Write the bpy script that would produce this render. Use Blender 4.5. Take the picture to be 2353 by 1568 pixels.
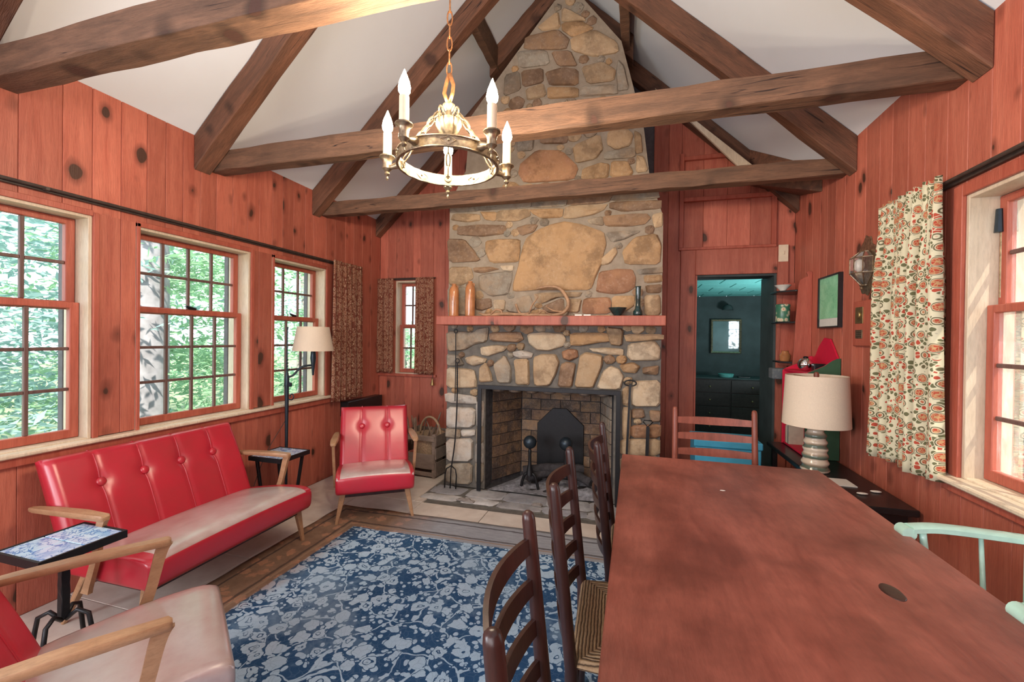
import bpy, bmesh, math, random
from mathutils import Vector, Matrix, noise
PI = math.pi
for o in list(bpy.data.objects): bpy.data.objects.remove(o)
S = bpy.context.scene
COL = S.collection
R_ = math.radians
# ---------------------------------------------------------------- camera
XL, XR, YF, H = -2.935, 1.40, 4.485, 1.42
def cam_axes(yaw, pitch, roll):
    y, p, r = R_(yaw), R_(pitch), R_(roll)
    F = Vector((-math.sin(y)*math.cos(p), math.cos(y)*math.cos(p), -math.sin(p)))
    Rt = Vector((math.cos(y), math.sin(y), 0)); U = Rt.cross(F)
    return F, Rt*math.cos(r)+U*math.sin(r), -Rt*math.sin(r)+U*math.cos(r)
F, RT, UP = cam_axes(15.997, .4068, .7307)
cd = bpy.data.cameras.new('camera'); cam = bpy.data.objects.new('camera', cd); COL.objects.link(cam)
m = Matrix((RT, UP, -F)).transposed().to_4x4(); m.translation = (0, 0, H); cam.matrix_world = m
cd.sensor_width = 36; cd.lens = 982.85/2353*36; cd.clip_start = .02; cd.clip_end = 200
S.camera = cam
# ---------------------------------------------------------------- light
S.view_settings.view_transform = 'Standard'; S.view_settings.look = 'None'
S.view_settings.gamma = 1; S.view_settings.exposure = 0.72; S.view_settings.use_curve_mapping = False
W = bpy.data.worlds.new('world'); S.world = W; W.use_nodes = True
wn = W.node_tree.nodes; bg = wn['Background']; bg.inputs[0].default_value = (.80, .91, 1, 1); bg.inputs[1].default_value = 2.3
def lamp(kind, name, loc, power, color, **k):
    l = bpy.data.lights.new(name, kind); l.energy = power; l.color = color
    for a, b in k.items(): setattr(l, a, b)
    o = bpy.data.objects.new(name, l); o.location = loc; COL.objects.link(o); return o
sun = lamp('SUN', 'sun', (6, -4, 9), 9.0, (1, .9, .75), angle=.01)
sun.rotation_euler = Vector((-.36, .50, -.80)).to_track_quat('-Z', 'Y').to_euler()
# added fill lamps in the room behind the camera, no windows there
a = lamp('AREA', 'rear_window_light', (-.75, -2.25, 1.75), 62, (.94, .97, 1), shape='RECTANGLE', size=3.2, size_y=1.7)
a.rotation_euler = Vector((0, 1, .02)).to_track_quat('-Z', 'Y').to_euler()
a = lamp('AREA', 'rear_left_window_light', (-2.85, -.9, 1.45), 95, (.84, .92, 1), shape='RECTANGLE', size=1.8, size_y=1.2)
a.rotation_euler = Vector((1, .35, -.05)).to_track_quat('-Z', 'Y').to_euler()
# ---------------------------------------------------------------- materials
MATS = {}
class N:
    """tiny node-tree helper"""
    def __init__(s, name):
        s.m = bpy.data.materials.new(name); s.m.use_nodes = True
        s.t = s.m.node_tree; s.n = s.t.nodes; s.n.clear()
        s.out = s.n.new('ShaderNodeOutputMaterial')
    def add(s, typ, ins=None, **props):
        nd = s.n.new('ShaderNode'+typ)
        for k, v in props.items(): setattr(nd, k, v)
        for k, v in (ins or {}).items(): s.set(nd, k, v)
        return nd
    def set(s, nd, k, v):
        i = nd.inputs[k]
        if isinstance(v, bpy.types.NodeSocket): s.t.links.new(v, i)
        elif isinstance(v, bpy.types.Node): s.t.links.new(v.outputs[0], i)
        else:
            if hasattr(i.default_value, '__len__') and not hasattr(v, '__len__'): v = (v,)*len(i.default_value)
            if i.type == 'RGBA' and len(v) == 3: v = tuple(v)+(1,)
            i.default_value = v
    def math(s, op, a, b=0, c=0, clamp=False):
        nd = s.add('Math', {0: a, 1: b}, operation=op, use_clamp=clamp)
        if op in ('SMOOTH_MIN', 'MULTIPLY_ADD', 'COMPARE'): s.set(nd, 2, c)
        return nd.outputs[0]
    def map(s, v, a, b, c=0, d=1):
        return s.add('MapRange', {0: v, 1: a, 2: b, 3: c, 4: d}).outputs[0]
    def vm(s, op, a, b=(0, 0, 0)):
        return s.add('VectorMath', {0: a, 1: b}, operation=op).outputs[0]
    def mix(s, f, a, b, typ='MIX'):
        nd = s.add('Mix', data_type='RGBA', blend_type=typ)
        s.set(nd, 0, f); s.set(nd, 6, a); s.set(nd, 7, b); return nd.outputs[2]
    def noise(s, v, scale, detail=4, rough=.55, dist=0):
        return s.add('TexNoise', {'Vector': v, 'Scale': scale, 'Detail': detail, 'Roughness': rough, 'Distortion': dist}).outputs[0]
    def vor(s, v, scale, feature='F1', out=0, **k):
        return s.add('TexVoronoi', {'Vector': v, 'Scale': scale}, feature=feature, **k).outputs[out]
    def ramp(s, f, stops):
        nd = s.add('ValToRGB', {0: f}); e = nd.color_ramp.elements
        while len(e) < len(stops): e.new(.5)
        for el, (p, c) in zip(e, stops): el.position = p; el.color = tuple(c)+(1,)
        return nd.outputs[0]
    def bsdf(s, color, rough=.5, bump=None, bd=.01, bs=.5, **k):
        p = s.add('BsdfPrincipled', {'Base Color': color, 'Roughness': rough})
        for kk, v in k.items(): s.set(p, kk.replace('_', ' '), v)
        if bump is not None:
            b = s.add('Bump', {'Height': bump, 'Distance': bd, 'Strength': bs}); s.set(p, 'Normal', b)
        s.t.links.new(p.outputs[0], s.out.inputs[0]); return p
    def coord(s, rnd=True):
        tc = s.add('TexCoord').outputs['Object']
        if rnd:
            oi = s.add('ObjectInfo'); s.oi = oi
            v = s.add('CombineXYZ', {0: s.math('MULTIPLY', oi.outputs['Random'], 31.7), 1: s.math('MULTIPLY', oi.outputs['Random'], 17.3), 2: s.math('MULTIPLY', oi.outputs['Random'], 53.1)})
            tc = s.vm('ADD', tc, v.outputs[0])
        return tc
def fin(n, name): MATS[name] = n.m; return n.m
def wood(name, c1, c2, grain=(9, 9, .7), knots=0, rough=.5, var=.25, knotc=(.075, .032, .02), spec=.4, bumpd=.004, gs=3, coat=0, streak=1.0, crack=None, rot=0, stain=.35, ss=1.7):
    n = N(name); tc = n.coord()
    if rot: tc = n.add('VectorRotate', {'Vector': tc, 'Angle': rot}, rotation_type='Y_AXIS').outputs[0]
    mp = n.vm('MULTIPLY', tc, grain)
    g = n.noise(mp, gs, 6, .6, .6)
    g2 = n.noise(n.vm('MULTIPLY', tc, tuple(3*x for x in grain)), gs*2, 3, .7)
    col = n.mix(n.map(g, .3, .7), c1, c2)
    col = n.mix(n.math('MULTIPLY', n.map(g2, .45, .75), .35*streak), col, tuple(x*.45 for x in c1))
    f = n.map(n.oi.outputs['Random'], 0, 1, 1-var, 1+var*.6)
    col = n.mix(1, col, n.add('CombineColor', {0: f, 1: f, 2: f}).outputs[0], 'MULTIPLY')
    cl = n.noise(tc, ss, 5, .6)
    col = n.mix(n.map(cl, .4, .7, 0, stain), col, tuple(x*.5 for x in c1))
    if crack:
        ck = n.noise(n.vm('MULTIPLY', tc, crack), 2.2, 2, .5, .3)
        col = n.mix(n.map(n.math('ABSOLUTE', n.math('SUBTRACT', ck, .5)), .010, .003, 0, n.math('MULTIPLY', n.map(n.noise(tc, 2.3, 2), .50, .56), .9)), col, (.02, .01, .008))
    if knots:
        kv = n.vm('MULTIPLY', tc, (1, 1, .62))
        kv = n.vm('ADD', kv, n.vm('MULTIPLY', n.add('TexNoise', {'Vector': tc, 'Scale': 6.}).outputs[1], (.05, .05, .05)))
        v = n.add('TexVoronoi', {'Vector': kv, 'Scale': knots, 'Randomness': 1.0})
        sz = n.add('SeparateColor', {0: v.outputs['Color']}).outputs[0]
        r = n.math('MULTIPLY', n.math('POWER', sz, 1.25), .195)
        d = n.math('SUBTRACT', v.outputs['Distance'], r)
        halo = n.map(d, .16, -.02, 0, .75)
        col = n.mix(halo, col, tuple(x*.22 for x in c1))
        col = n.mix(n.map(d, .012, -.01), col, knotc)
    n.bsdf(col, rough, bump=g2, bd=bumpd, bs=.35, Specular_IOR_Level=spec, Coat_Weight=coat, Coat_Roughness=.25)
    return fin(n, name)
def plain(name, c, rough=.5, metal=0, bump=0, scale=30, var=.12, spec=.5, coat=0, **k):
    n = N(name); tc = n.coord()
    f = n.noise(tc, scale, 4)
    col = n.mix(n.map(f, .3, .7), tuple(x*(1-var) for x in c), tuple(min(1, x*(1+var)) for x in c))
    n.bsdf(col, rough, bump=f if bump else None, bd=bump or .001, bs=.5, Metallic=metal, Specular_IOR_Level=spec, Coat_Weight=coat, **k)
    return fin(n, name)
def objcol(name, rough=.8, mott=.35, scale=9, bump=.012, dark=(.10, .05, .025), darkamt=.6, warm=1, patch=1):
    """stone or board whose colour is the object's own"""
    n = N(name); tc = n.coord()
    base = n.oi.outputs['Color']
    f = n.noise(tc, scale, 6, .65); f2 = n.noise(tc, scale*4.5, 4, .7)
    col = n.mix(n.map(f, .46, .60, 0, darkamt), base, n.mix(.5, base, dark))
    col = n.mix(n.map(f2, .52, .72, 0, mott), col, n.mix(.5, base, (.75, .66, .52)))
    col = n.mix(n.map(n.noise(tc, scale*.4, 4, .7), .45, .62, 0, .45*warm), col, n.mix(.6, base, (.46, .26, .11)))
    col = n.mix(n.map(n.noise(tc, scale*.28, 5, .75), .52, .60, 0, .5*patch), col, n.mix(.75, base, tuple(x*.6 for x in dark)))
    h = n.math('ADD', n.math('MULTIPLY', f, 1.0), n.math('MULTIPLY', f2, .35))
    n.bsdf(col, rough, bump=h, bd=bump, bs=.7, Specular_IOR_Level=.3)
    return fin(n, name)

wood('red_pine', (.46, .115, .072), (.62, .195, .125), knots=6.3, rough=.47, var=.22)
wood('red_wood', (.40, .085, .052), (.54, .15, .095), rough=.42, var=.08)
wood('hewn_beam', (.10, .055, .034), (.235, .122, .070), grain=(1.2, 9, 9), gs=2.6, knots=4.5, rough=.7, var=.15, bumpd=.012, crack=(.32, 8, 8))
for nm_, an_ in (('hewn_rafter', .765), ('hewn_rafter_right', -.765)):
    wood(nm_, (.105, .05, .03), (.25, .108, .060), grain=(1.2, 9, 9), gs=2.6, knots=4.5, rough=.7, var=.15, bumpd=.012, crack=(.32, 8, 8), rot=an_)
wood('table_top', (.20, .052, .036), (.36, .115, .082), grain=(4, .9, 4), gs=2.0, knots=0, rough=.42, var=0, spec=.4, streak=1.0, stain=.8, ss=3.2)
wood('chair_dark', (.024, .009, .008), (.058, .020, .015), grain=(7, 7, 1.5), rough=.33, var=.1, spec=.5, bumpd=.001)
wood('chair_red', (.20, .055, .035), (.34, .10, .065), grain=(7, 7, 1.5), rough=.35, var=.1, bumpd=.001)
wood('oak', (.36, .19, .10), (.50, .30, .165), grain=(6, 2, 6), gs=4, rough=.38, var=.05, bumpd=.0006)
wood('pale_pine', (.66, .53, .38), (.80, .69, .53), grain=(6, 6, 1), rough=.45, var=.08, bumpd=.001)
wood('grey_wood', (.20, .15, .12), (.33, .26, .21), grain=(2, 6, 6), rough=.8, var=.2)
wood('branch_bark', (.20, .13, .09), (.42, .33, .26), grain=(6, 6, 2), rough=.8, var=.35)
plain('plaster_white', (.74, .78, .83), .75, var=.015, scale=3, bump=.0008)
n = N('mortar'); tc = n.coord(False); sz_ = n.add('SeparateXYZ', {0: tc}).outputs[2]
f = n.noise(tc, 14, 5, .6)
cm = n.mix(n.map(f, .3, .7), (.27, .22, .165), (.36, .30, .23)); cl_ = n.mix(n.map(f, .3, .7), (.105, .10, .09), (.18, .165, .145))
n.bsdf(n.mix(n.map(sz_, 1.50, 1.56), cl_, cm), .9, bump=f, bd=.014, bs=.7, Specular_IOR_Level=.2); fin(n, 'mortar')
wood('muntin_wood', (.13, .07, .06), (.22, .13, .11), rough=.5, var=.1)  # backlit darkness of the muntins painted into their colour
plain('black_iron', (.018, .018, .02), .45, metal=.5, bump=.0006, scale=60)
plain('blue_iron', (.03, .045, .06), .38, metal=.6, bump=.0006, scale=60)
plain('dark_rail', (.05, .035, .028), .5, var=.3)
plain('bronze', (.33, .26, .17), .38, metal=.85, bump=.0015, scale=55, var=.45)
plain('candle_tube', (.78, .66, .48), .5, var=.05)
plain('copper_chain', (.50, .22, .09), .35, metal=.8, bump=.001, scale=70, var=.3)
plain('linen_shade', (.72, .60, .46), .8, bump=.0008, scale=180, var=.06)
plain('black_paint', (.012, .012, .014), .3, var=.3)
plain('green_paint', (.030, .095, .045), .6, var=.08)
plain('crimson_paint', (.62, .008, .045), .55, var=.05)
plain('mint_paint', (.42, .66, .56), .35, var=.08, coat=.4)
plain('cream_paint', (.80, .68, .50), .4, var=.05)
plain('blue_paint', (.06, .36, .55), .4, var=.12, scale=8)
plain('teal_paint', (.16, .50, .46), .6, var=.1)
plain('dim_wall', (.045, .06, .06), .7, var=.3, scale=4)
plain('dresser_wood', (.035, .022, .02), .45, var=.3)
plain('stoneware', (.42, .17, .065), .22, var=.25, scale=14, coat=.6)
plain('dark_glaze', (.01, .035, .035), .12, var=.2, coat=.8)
plain('antler', (.34, .20, .11), .6, var=.35, scale=20, bump=.001)
plain('white_ceramic', (.80, .76, .68), .25, var=.05)
plain('wicker', (.38, .27, .17), .8, bump=.006, scale=90, var=.35)
plain('ash', (.22, .22, .24), .95, bump=.02, scale=25, var=.5)
plain('char', (.035, .032, .035), .9, bump=.01, scale=25, var=.5)
plain('bark', (.28, .26, .25), .9, bump=.02, scale=12, var=.4)
plain('birch_bark', (.24, .235, .26), .8, bump=.006, scale=9, var=.3)
plain('ground', (.16, .20, .10), .95, var=.4, scale=3)
plain('exterior_trim', (.10, .09, .10), .7, var=.2)
plain('brass', (.45, .34, .16), .35, metal=.9, var=.25)
plain('page_white', (.72, .70, .64), .7, var=.04)
objcol('stone'); objcol('slate', bump=.006, dark=(.12, .12, .14), warm=0, patch=.5)
objcol('brick', rough=.9, scale=18, bump=.006, dark=(.03, .025, .025), darkamt=.7)
objcol('painted', rough=.5, mott=.05, scale=4, bump=.001, darkamt=.15)
# red vinyl
n = N('red_vinyl'); tc = n.coord()
w = n.noise(tc, 5, 5, .6); fine = n.noise(tc, 260, 2)
col = n.mix(n.map(w, .35, .75), (.50, .012, .034), (.42, .022, .036))
hgt = n.math('ADD', n.math('MULTIPLY', n.noise(tc, 7, 3), 1.), n.math('MULTIPLY', fine, .05))
n.bsdf(col, .34, bump=hgt, bd=.006, bs=.35, Specular_IOR_Level=.6, Coat_Weight=.45, Coat_Roughness=.28); fin(n, 'red_vinyl')
n = N('worn_vinyl'); tc = n.coord()      # seat tops, window glare painted in as greyish pink; near seat greyish itself
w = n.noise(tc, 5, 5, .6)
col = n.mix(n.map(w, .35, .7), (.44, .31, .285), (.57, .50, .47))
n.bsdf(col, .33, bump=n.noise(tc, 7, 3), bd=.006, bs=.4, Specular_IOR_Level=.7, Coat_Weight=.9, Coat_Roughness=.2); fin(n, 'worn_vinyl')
# bulb
n = N('lit_bulb'); e = n.add('Emission', {0: (1, .80, .50), 1: 26.}); t = n.add('BsdfTransparent'); ad = n.add('AddShader', {0: e, 1: t})
n.t.links.new(ad.outputs[0], n.out.inputs[0]); fin(n, 'lit_bulb')
# window glass
def glass(name, dirt):
    n = N(name); tc = n.coord()
    fr = n.add('Fresnel', {0: 1.45}); gl = n.add('BsdfGlossy', {'Color': (1, 1, 1), 'Roughness': .03}); t = n.add('BsdfTransparent', {0: (.97, .985, .98)})
    mx = n.add('MixShader', {0: n.math('MULTIPLY', fr.outputs[0], .8), 1: t, 2: gl})
    d = n.add('BsdfTranslucent', {0: (.8, .85, .9)}); d2 = n.add('BsdfDiffuse', {0: (.7, .72, .75)}); dd = n.add('MixShader', {0: .5, 1: d, 2: d2})
    streak = n.noise(n.vm('MULTIPLY', tc, (6, 6, 1.2)), 3, 6, .75)
    mx2 = n.add('MixShader', {0: n.map(streak, .45, .8, dirt*.15, dirt), 1: mx, 2: dd})
    n.t.links.new(mx2.outputs[0], n.out.inputs[0]); fin(n, name)
glass('clear_glass', .10); glass('dusty_glass', .42)
n = N('mirror'); n.bsdf((.85, .9, .9), .03, Metallic=1.); fin(n, 'mirror')
# tile floor slabs
n = N('floor_slab'); tc = n.coord()
f = n.noise(tc, 6, 6, .6)
n.bsdf(n.mix(n.map(f, .35, .7), (.58, .50, .43), (.74, .67, .59)), .45, bump=f, bd=.002, Specular_IOR_Level=.5); fin(n, 'floor_slab')
# leaves
def leafmat(name, c1, c2):
    n = N(name); tc = n.coord(False)
    col = n.mix(n.noise(tc, 3.5, 3), c1, c2)
    d = n.add('BsdfDiffuse', {0: col}); t = n.add('BsdfTranslucent', {0: col}); mx = n.add('MixShader', {0: .5, 1: d, 2: t})
    n.t.links.new(mx.outputs[0], n.out.inputs[0]); fin(n, name)
leafmat('leaf_green', (.14, .34, .17), (.42, .62, .42)); leafmat('leaf_blue', (.14, .30, .27), (.42, .58, .58)); leafmat('leaf_grey', (.20, .23, .25), (.45, .47, .50))
# printed cotton curtains: offset medallions, ringed, with leaves between
def print_mat(name, ground, ring, med, core, leaf, sc=17, trans=.25):
    n = N(name); uv = n.add('TexCoord').outputs['UV']
    uvw = n.vm('ADD', uv, n.vm('MULTIPLY', n.add('TexNoise', {'Vector': uv, 'Scale': 30.}).outputs[1], (.008, .008, 0)))
    v = n.add('TexVoronoi', {'Vector': uvw, 'Scale': float(sc), 'Randomness': .42}); d = v.outputs['Distance']
    v2 = n.add('TexVoronoi', {'Vector': uvw, 'Scale': sc*2.6, 'Randomness': 1.0}); d2 = v2.outputs['Distance']
    lsel = n.add('SeparateColor', {0: v2.outputs['Color']}).outputs[0]
    col = n.mix(n.map(d2, .50, .46), ground, n.mix(n.map(lsel, .60, .62), leaf, med))
    de = n.vor(uvw, sc*2.6, 'DISTANCE_TO_EDGE')
    col = n.mix(n.map(de, .07, .05), col, ground)
    col = n.mix(n.map(d, .47, .45), col, ground)
    col = n.mix(n.map(d, .42, .40), col, ring)
    col = n.mix(n.map(d, .365, .345), col, ground)
    col = n.mix(n.map(d, .33, .31), col, med)
    pet = n.vor(uvw, sc*5.2, 'DISTANCE_TO_EDGE')
    col = n.mix(n.math('MULTIPLY', n.map(d, .33, .31), n.map(pet, .12, .07, 0, .9)), col, core)
    col = n.mix(n.map(d, .13, .11), col, core)
    p = n.add('BsdfPrincipled', {'Base Color': col, 'Roughness': .85}); t = n.add('BsdfTranslucent', {0: col}); mx = n.add('MixShader', {0: trans, 1: p, 2: t})
    n.t.links.new(mx.outputs[0], n.out.inputs[0]); fin(n, name)
print_mat('floral_print', (.82, .78, .56), (.15, .13, .06), (.55, .085, .045), (.62, .38, .18), (.17, .17, .08), 18)
print_mat('dark_print', (.20, .055, .03), (.60, .40, .26), (.22, .055, .03), (.42, .20, .11), (.46, .28, .17), 18, .12)
# oriental rug, object coordinates x -1.2..1.2 y -1.3..1.3
RX, RY = 1.28, 1.50
n = N('rug_weave'); tc = n.coord(False); sp = n.add('SeparateXYZ', {0: tc})
warp = n.vm('ADD', tc, n.vm('MULTIPLY', n.vm('SUBTRACT', n.add('TexNoise', {'Vector': tc, 'Scale': 9., 'Detail': 2.}).outputs[1], (.5, .5, .5)), (.07, .07, 0)))
dx = n.math('SUBTRACT', RX, n.math('ABSOLUTE', sp.outputs[0])); dy = n.math('SUBTRACT', RY, n.math('ABSOLUTE', sp.outputs[1]))
de = n.math('MINIMUM', dx, dy)
v = n.add('TexVoronoi', {'Vector': warp, 'Scale': 12.0, 'Randomness': .75}); d = v.outputs['Distance']
vs = n.add('TexVoronoi', {'Vector': warp, 'Scale': 27.0, 'Randomness': 1.0}); ds = vs.outputs['Distance']
# scalloped blossoms: add petals through the angle-free wobble of a finer cell pattern
pet = n.vor(warp, 42.0)
dd = n.math('ADD', d, n.math('MULTIPLY', pet, .22))
csel = n.add('SeparateColor', {0: v.outputs['Color']})
size = n.map(csel.outputs[0], 0, 1, .40, .66)
fl = n.math('SUBTRACT', dd, size)
navy = n.mix(n.noise(tc, 3, 3), (.018, .05, .12), (.04, .12, .24))
pale = n.mix(n.noise(tc, 2.2, 4), (.30, .47, .62), (.55, .67, .76))
leafm = n.math('SUBTRACT', ds, n.map(n.add('SeparateColor', {0: vs.outputs['Color']}).outputs[1], 0, 1, .26, .50))
edge = n.vor(warp, 5.0, 'DISTANCE_TO_EDGE')
f1 = n.mix(n.map(leafm, .02, -.02), navy, pale)
f1 = n.mix(n.map(edge, .022, .012), f1, pale)
f1 = n.mix(n.map(fl, .07, .05), f1, navy)
f1 = n.mix(n.map(fl, .02, 0), f1, pale)
pw = n.vor(warp, 30.0, 'DISTANCE_TO_EDGE')
f1 = n.mix(n.map(pw, .05, .03, 0, .22), f1, n.mix(.35, navy, pale))
ringd = n.math('ABSOLUTE', n.math('SUBTRACT', dd, .27))
f1 = n.mix(n.math('MULTIPLY', n.map(ringd, .035, .02), n.map(csel.outputs[1], .35, .36)), f1, navy)
f1 = n.mix(n.math('MULTIPLY', n.map(dd, .14, .11), n.map(csel.outputs[1], .35, .36)), f1, n.mix(.5, navy, pale))
f1 = n.mix(n.map(n.noise(tc, 1.6, 5, .7), .50, .72, 0, .75), f1, n.mix(.5, pale, (.22, .33, .43)))
# rusty wear towards the sofa side
brown = n.mix(n.noise(tc, 12, 5, .7), (.13, .08, .055), (.33, .20, .13))
rust = n.mix(n.map(fl, .03, 0), (.03, .025, .03), (.36, .17, .10))
f1 = n.mix(n.math('MULTIPLY', n.map(n.math('ADD', sp.outputs[0], n.math('MULTIPLY', n.noise(tc, 4, 4), .25)), -.72, -.9), .75), f1, rust)
bcol = n.mix(n.map(n.math('ADD', n.vor(warp, 11.0), n.math('MULTIPLY', n.vor(warp, 44.0), .25)), .52, .46), brown, n.mix(n.noise(tc, 20, 3), (.22, .11, .075), (.52, .27, .16)))
greyb = n.mix(n.noise(n.vm('MULTIPLY', tc, (1, 5, 1)), 9, 5, .7), (.17, .18, .20), (.46, .47, .50))
bcol = n.mix(n.map(sp.outputs[0], -.75, -.35), bcol, greyb)
wde = n.math('ADD', de, n.math('MULTIPLY', n.math('SUBTRACT', n.noise(tc, 14, 3), .5), .02))
for p_, w_, c_ in ((.075, .010, (.05, .04, .045)), (.255, .012, (.06, .045, .04)), (.285, .010, (.30, .20, .13))):
    bcol = n.mix(n.map(n.math('ABSOLUTE', n.math('SUBTRACT', wde, p_)), w_, w_*.6, 0, .75), bcol, c_)
col = n.mix(n.map(n.math('ADD', de, n.math('MULTIPLY', n.math('SUBTRACT', n.noise(tc, 14, 3), .5), .03)), .325, .335), bcol, f1)
pile = n.noise(tc, 300, 2)
n.bsdf(col, .95, bump=pile, bd=.004, bs=.6, Specular_IOR_Level=.1); fin(n, 'rug_weave')
# blue and white painted tiles
n = N('delft_tile'); tc = n.coord()
a1 = n.noise(tc, 16, 3, .6, 1.2)
b1 = n.math('ABSOLUTE', n.math('SUBTRACT', a1, .5))
col = n.mix(n.map(b1, .035, .015, 0, .9), (.50, .72, .88), (.05, .20, .52))
col = n.mix(n.map(n.noise(tc, 9, 2), .55, .7, 0, .8), col, (.16, .40, .70))
n.bsdf(col, .12, Coat_Weight=.5); fin(n, 'delft_tile')
# rush
n = N('rush'); tc = n.coord(False); sp = n.add('SeparateXYZ', {0: tc})
mm = n.math('MAXIMUM', n.math('DIVIDE', n.math('ABSOLUTE', sp.outputs[0]), .255), n.math('DIVIDE', n.math('ABSOLUTE', n.math('ADD', sp.outputs[1], .02)), .215))
mm = n.math('ADD', mm, n.math('MULTIPLY', n.noise(tc, 26, 3), .035))
st = n.math('ABSOLUTE', n.math('SINE', n.math('MULTIPLY', mm, 62.)))
col = n.mix(n.noise(tc, 60, 3, .7), (.24, .14, .07), (.56, .38, .21))
n.bsdf(n.mix(n.map(st, .55, .05), col, (.06, .03, .015)), .7, bump=st, bd=.006, bs=1.0); fin(n, 'rush')
# map behind glass
n = N('green_map'); tc = n.coord(False)
col = n.mix(n.map(n.noise(tc, 14, 6, .7), .4, .65), (.25, .62, .34), (.36, .75, .46)); col = n.mix(n.map(n.math('ABSOLUTE', n.math('SUBTRACT', n.noise(tc, 8, 5), .5)), .012, .004, 0, .4), col, (.1, .35, .2))
n.bsdf(col, .25); fin(n, 'green_map')
# ribbed glazed pottery of the lamp foot (bands follow height)
n = N('banded_glaze'); tc = n.coord(False); sp = n.add('SeparateXYZ', {0: tc})
b = n.math('MODULO', n.math('ADD', n.math('MULTIPLY', sp.outputs[2], 15.), n.math('MULTIPLY', n.noise(tc, 8, 3), .35)), 1.)
col = n.ramp(b, [(0, (.62, .52, .40)), (.42, (.66, .56, .44)), (.52, (.10, .13, .10)), (.72, (.12, .17, .13)), (.85, (.32, .25, .18)), (1, (.6, .5, .38))])
n.bsdf(col, .2, Coat_Weight=.5); fin(n, 'banded_glaze')
# printed tin
n = N('tin_print'); tc = n.coord(False)
v = n.vor(tc, 26.0); col = n.ramp(v, [(0, (.45, .06, .04)), (.3, (.75, .66, .45)), (.55, (.05, .2, .12)), (1, (.06, .16, .1))])
n.bsdf(col, .3); fin(n, 'tin_print')

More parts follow.
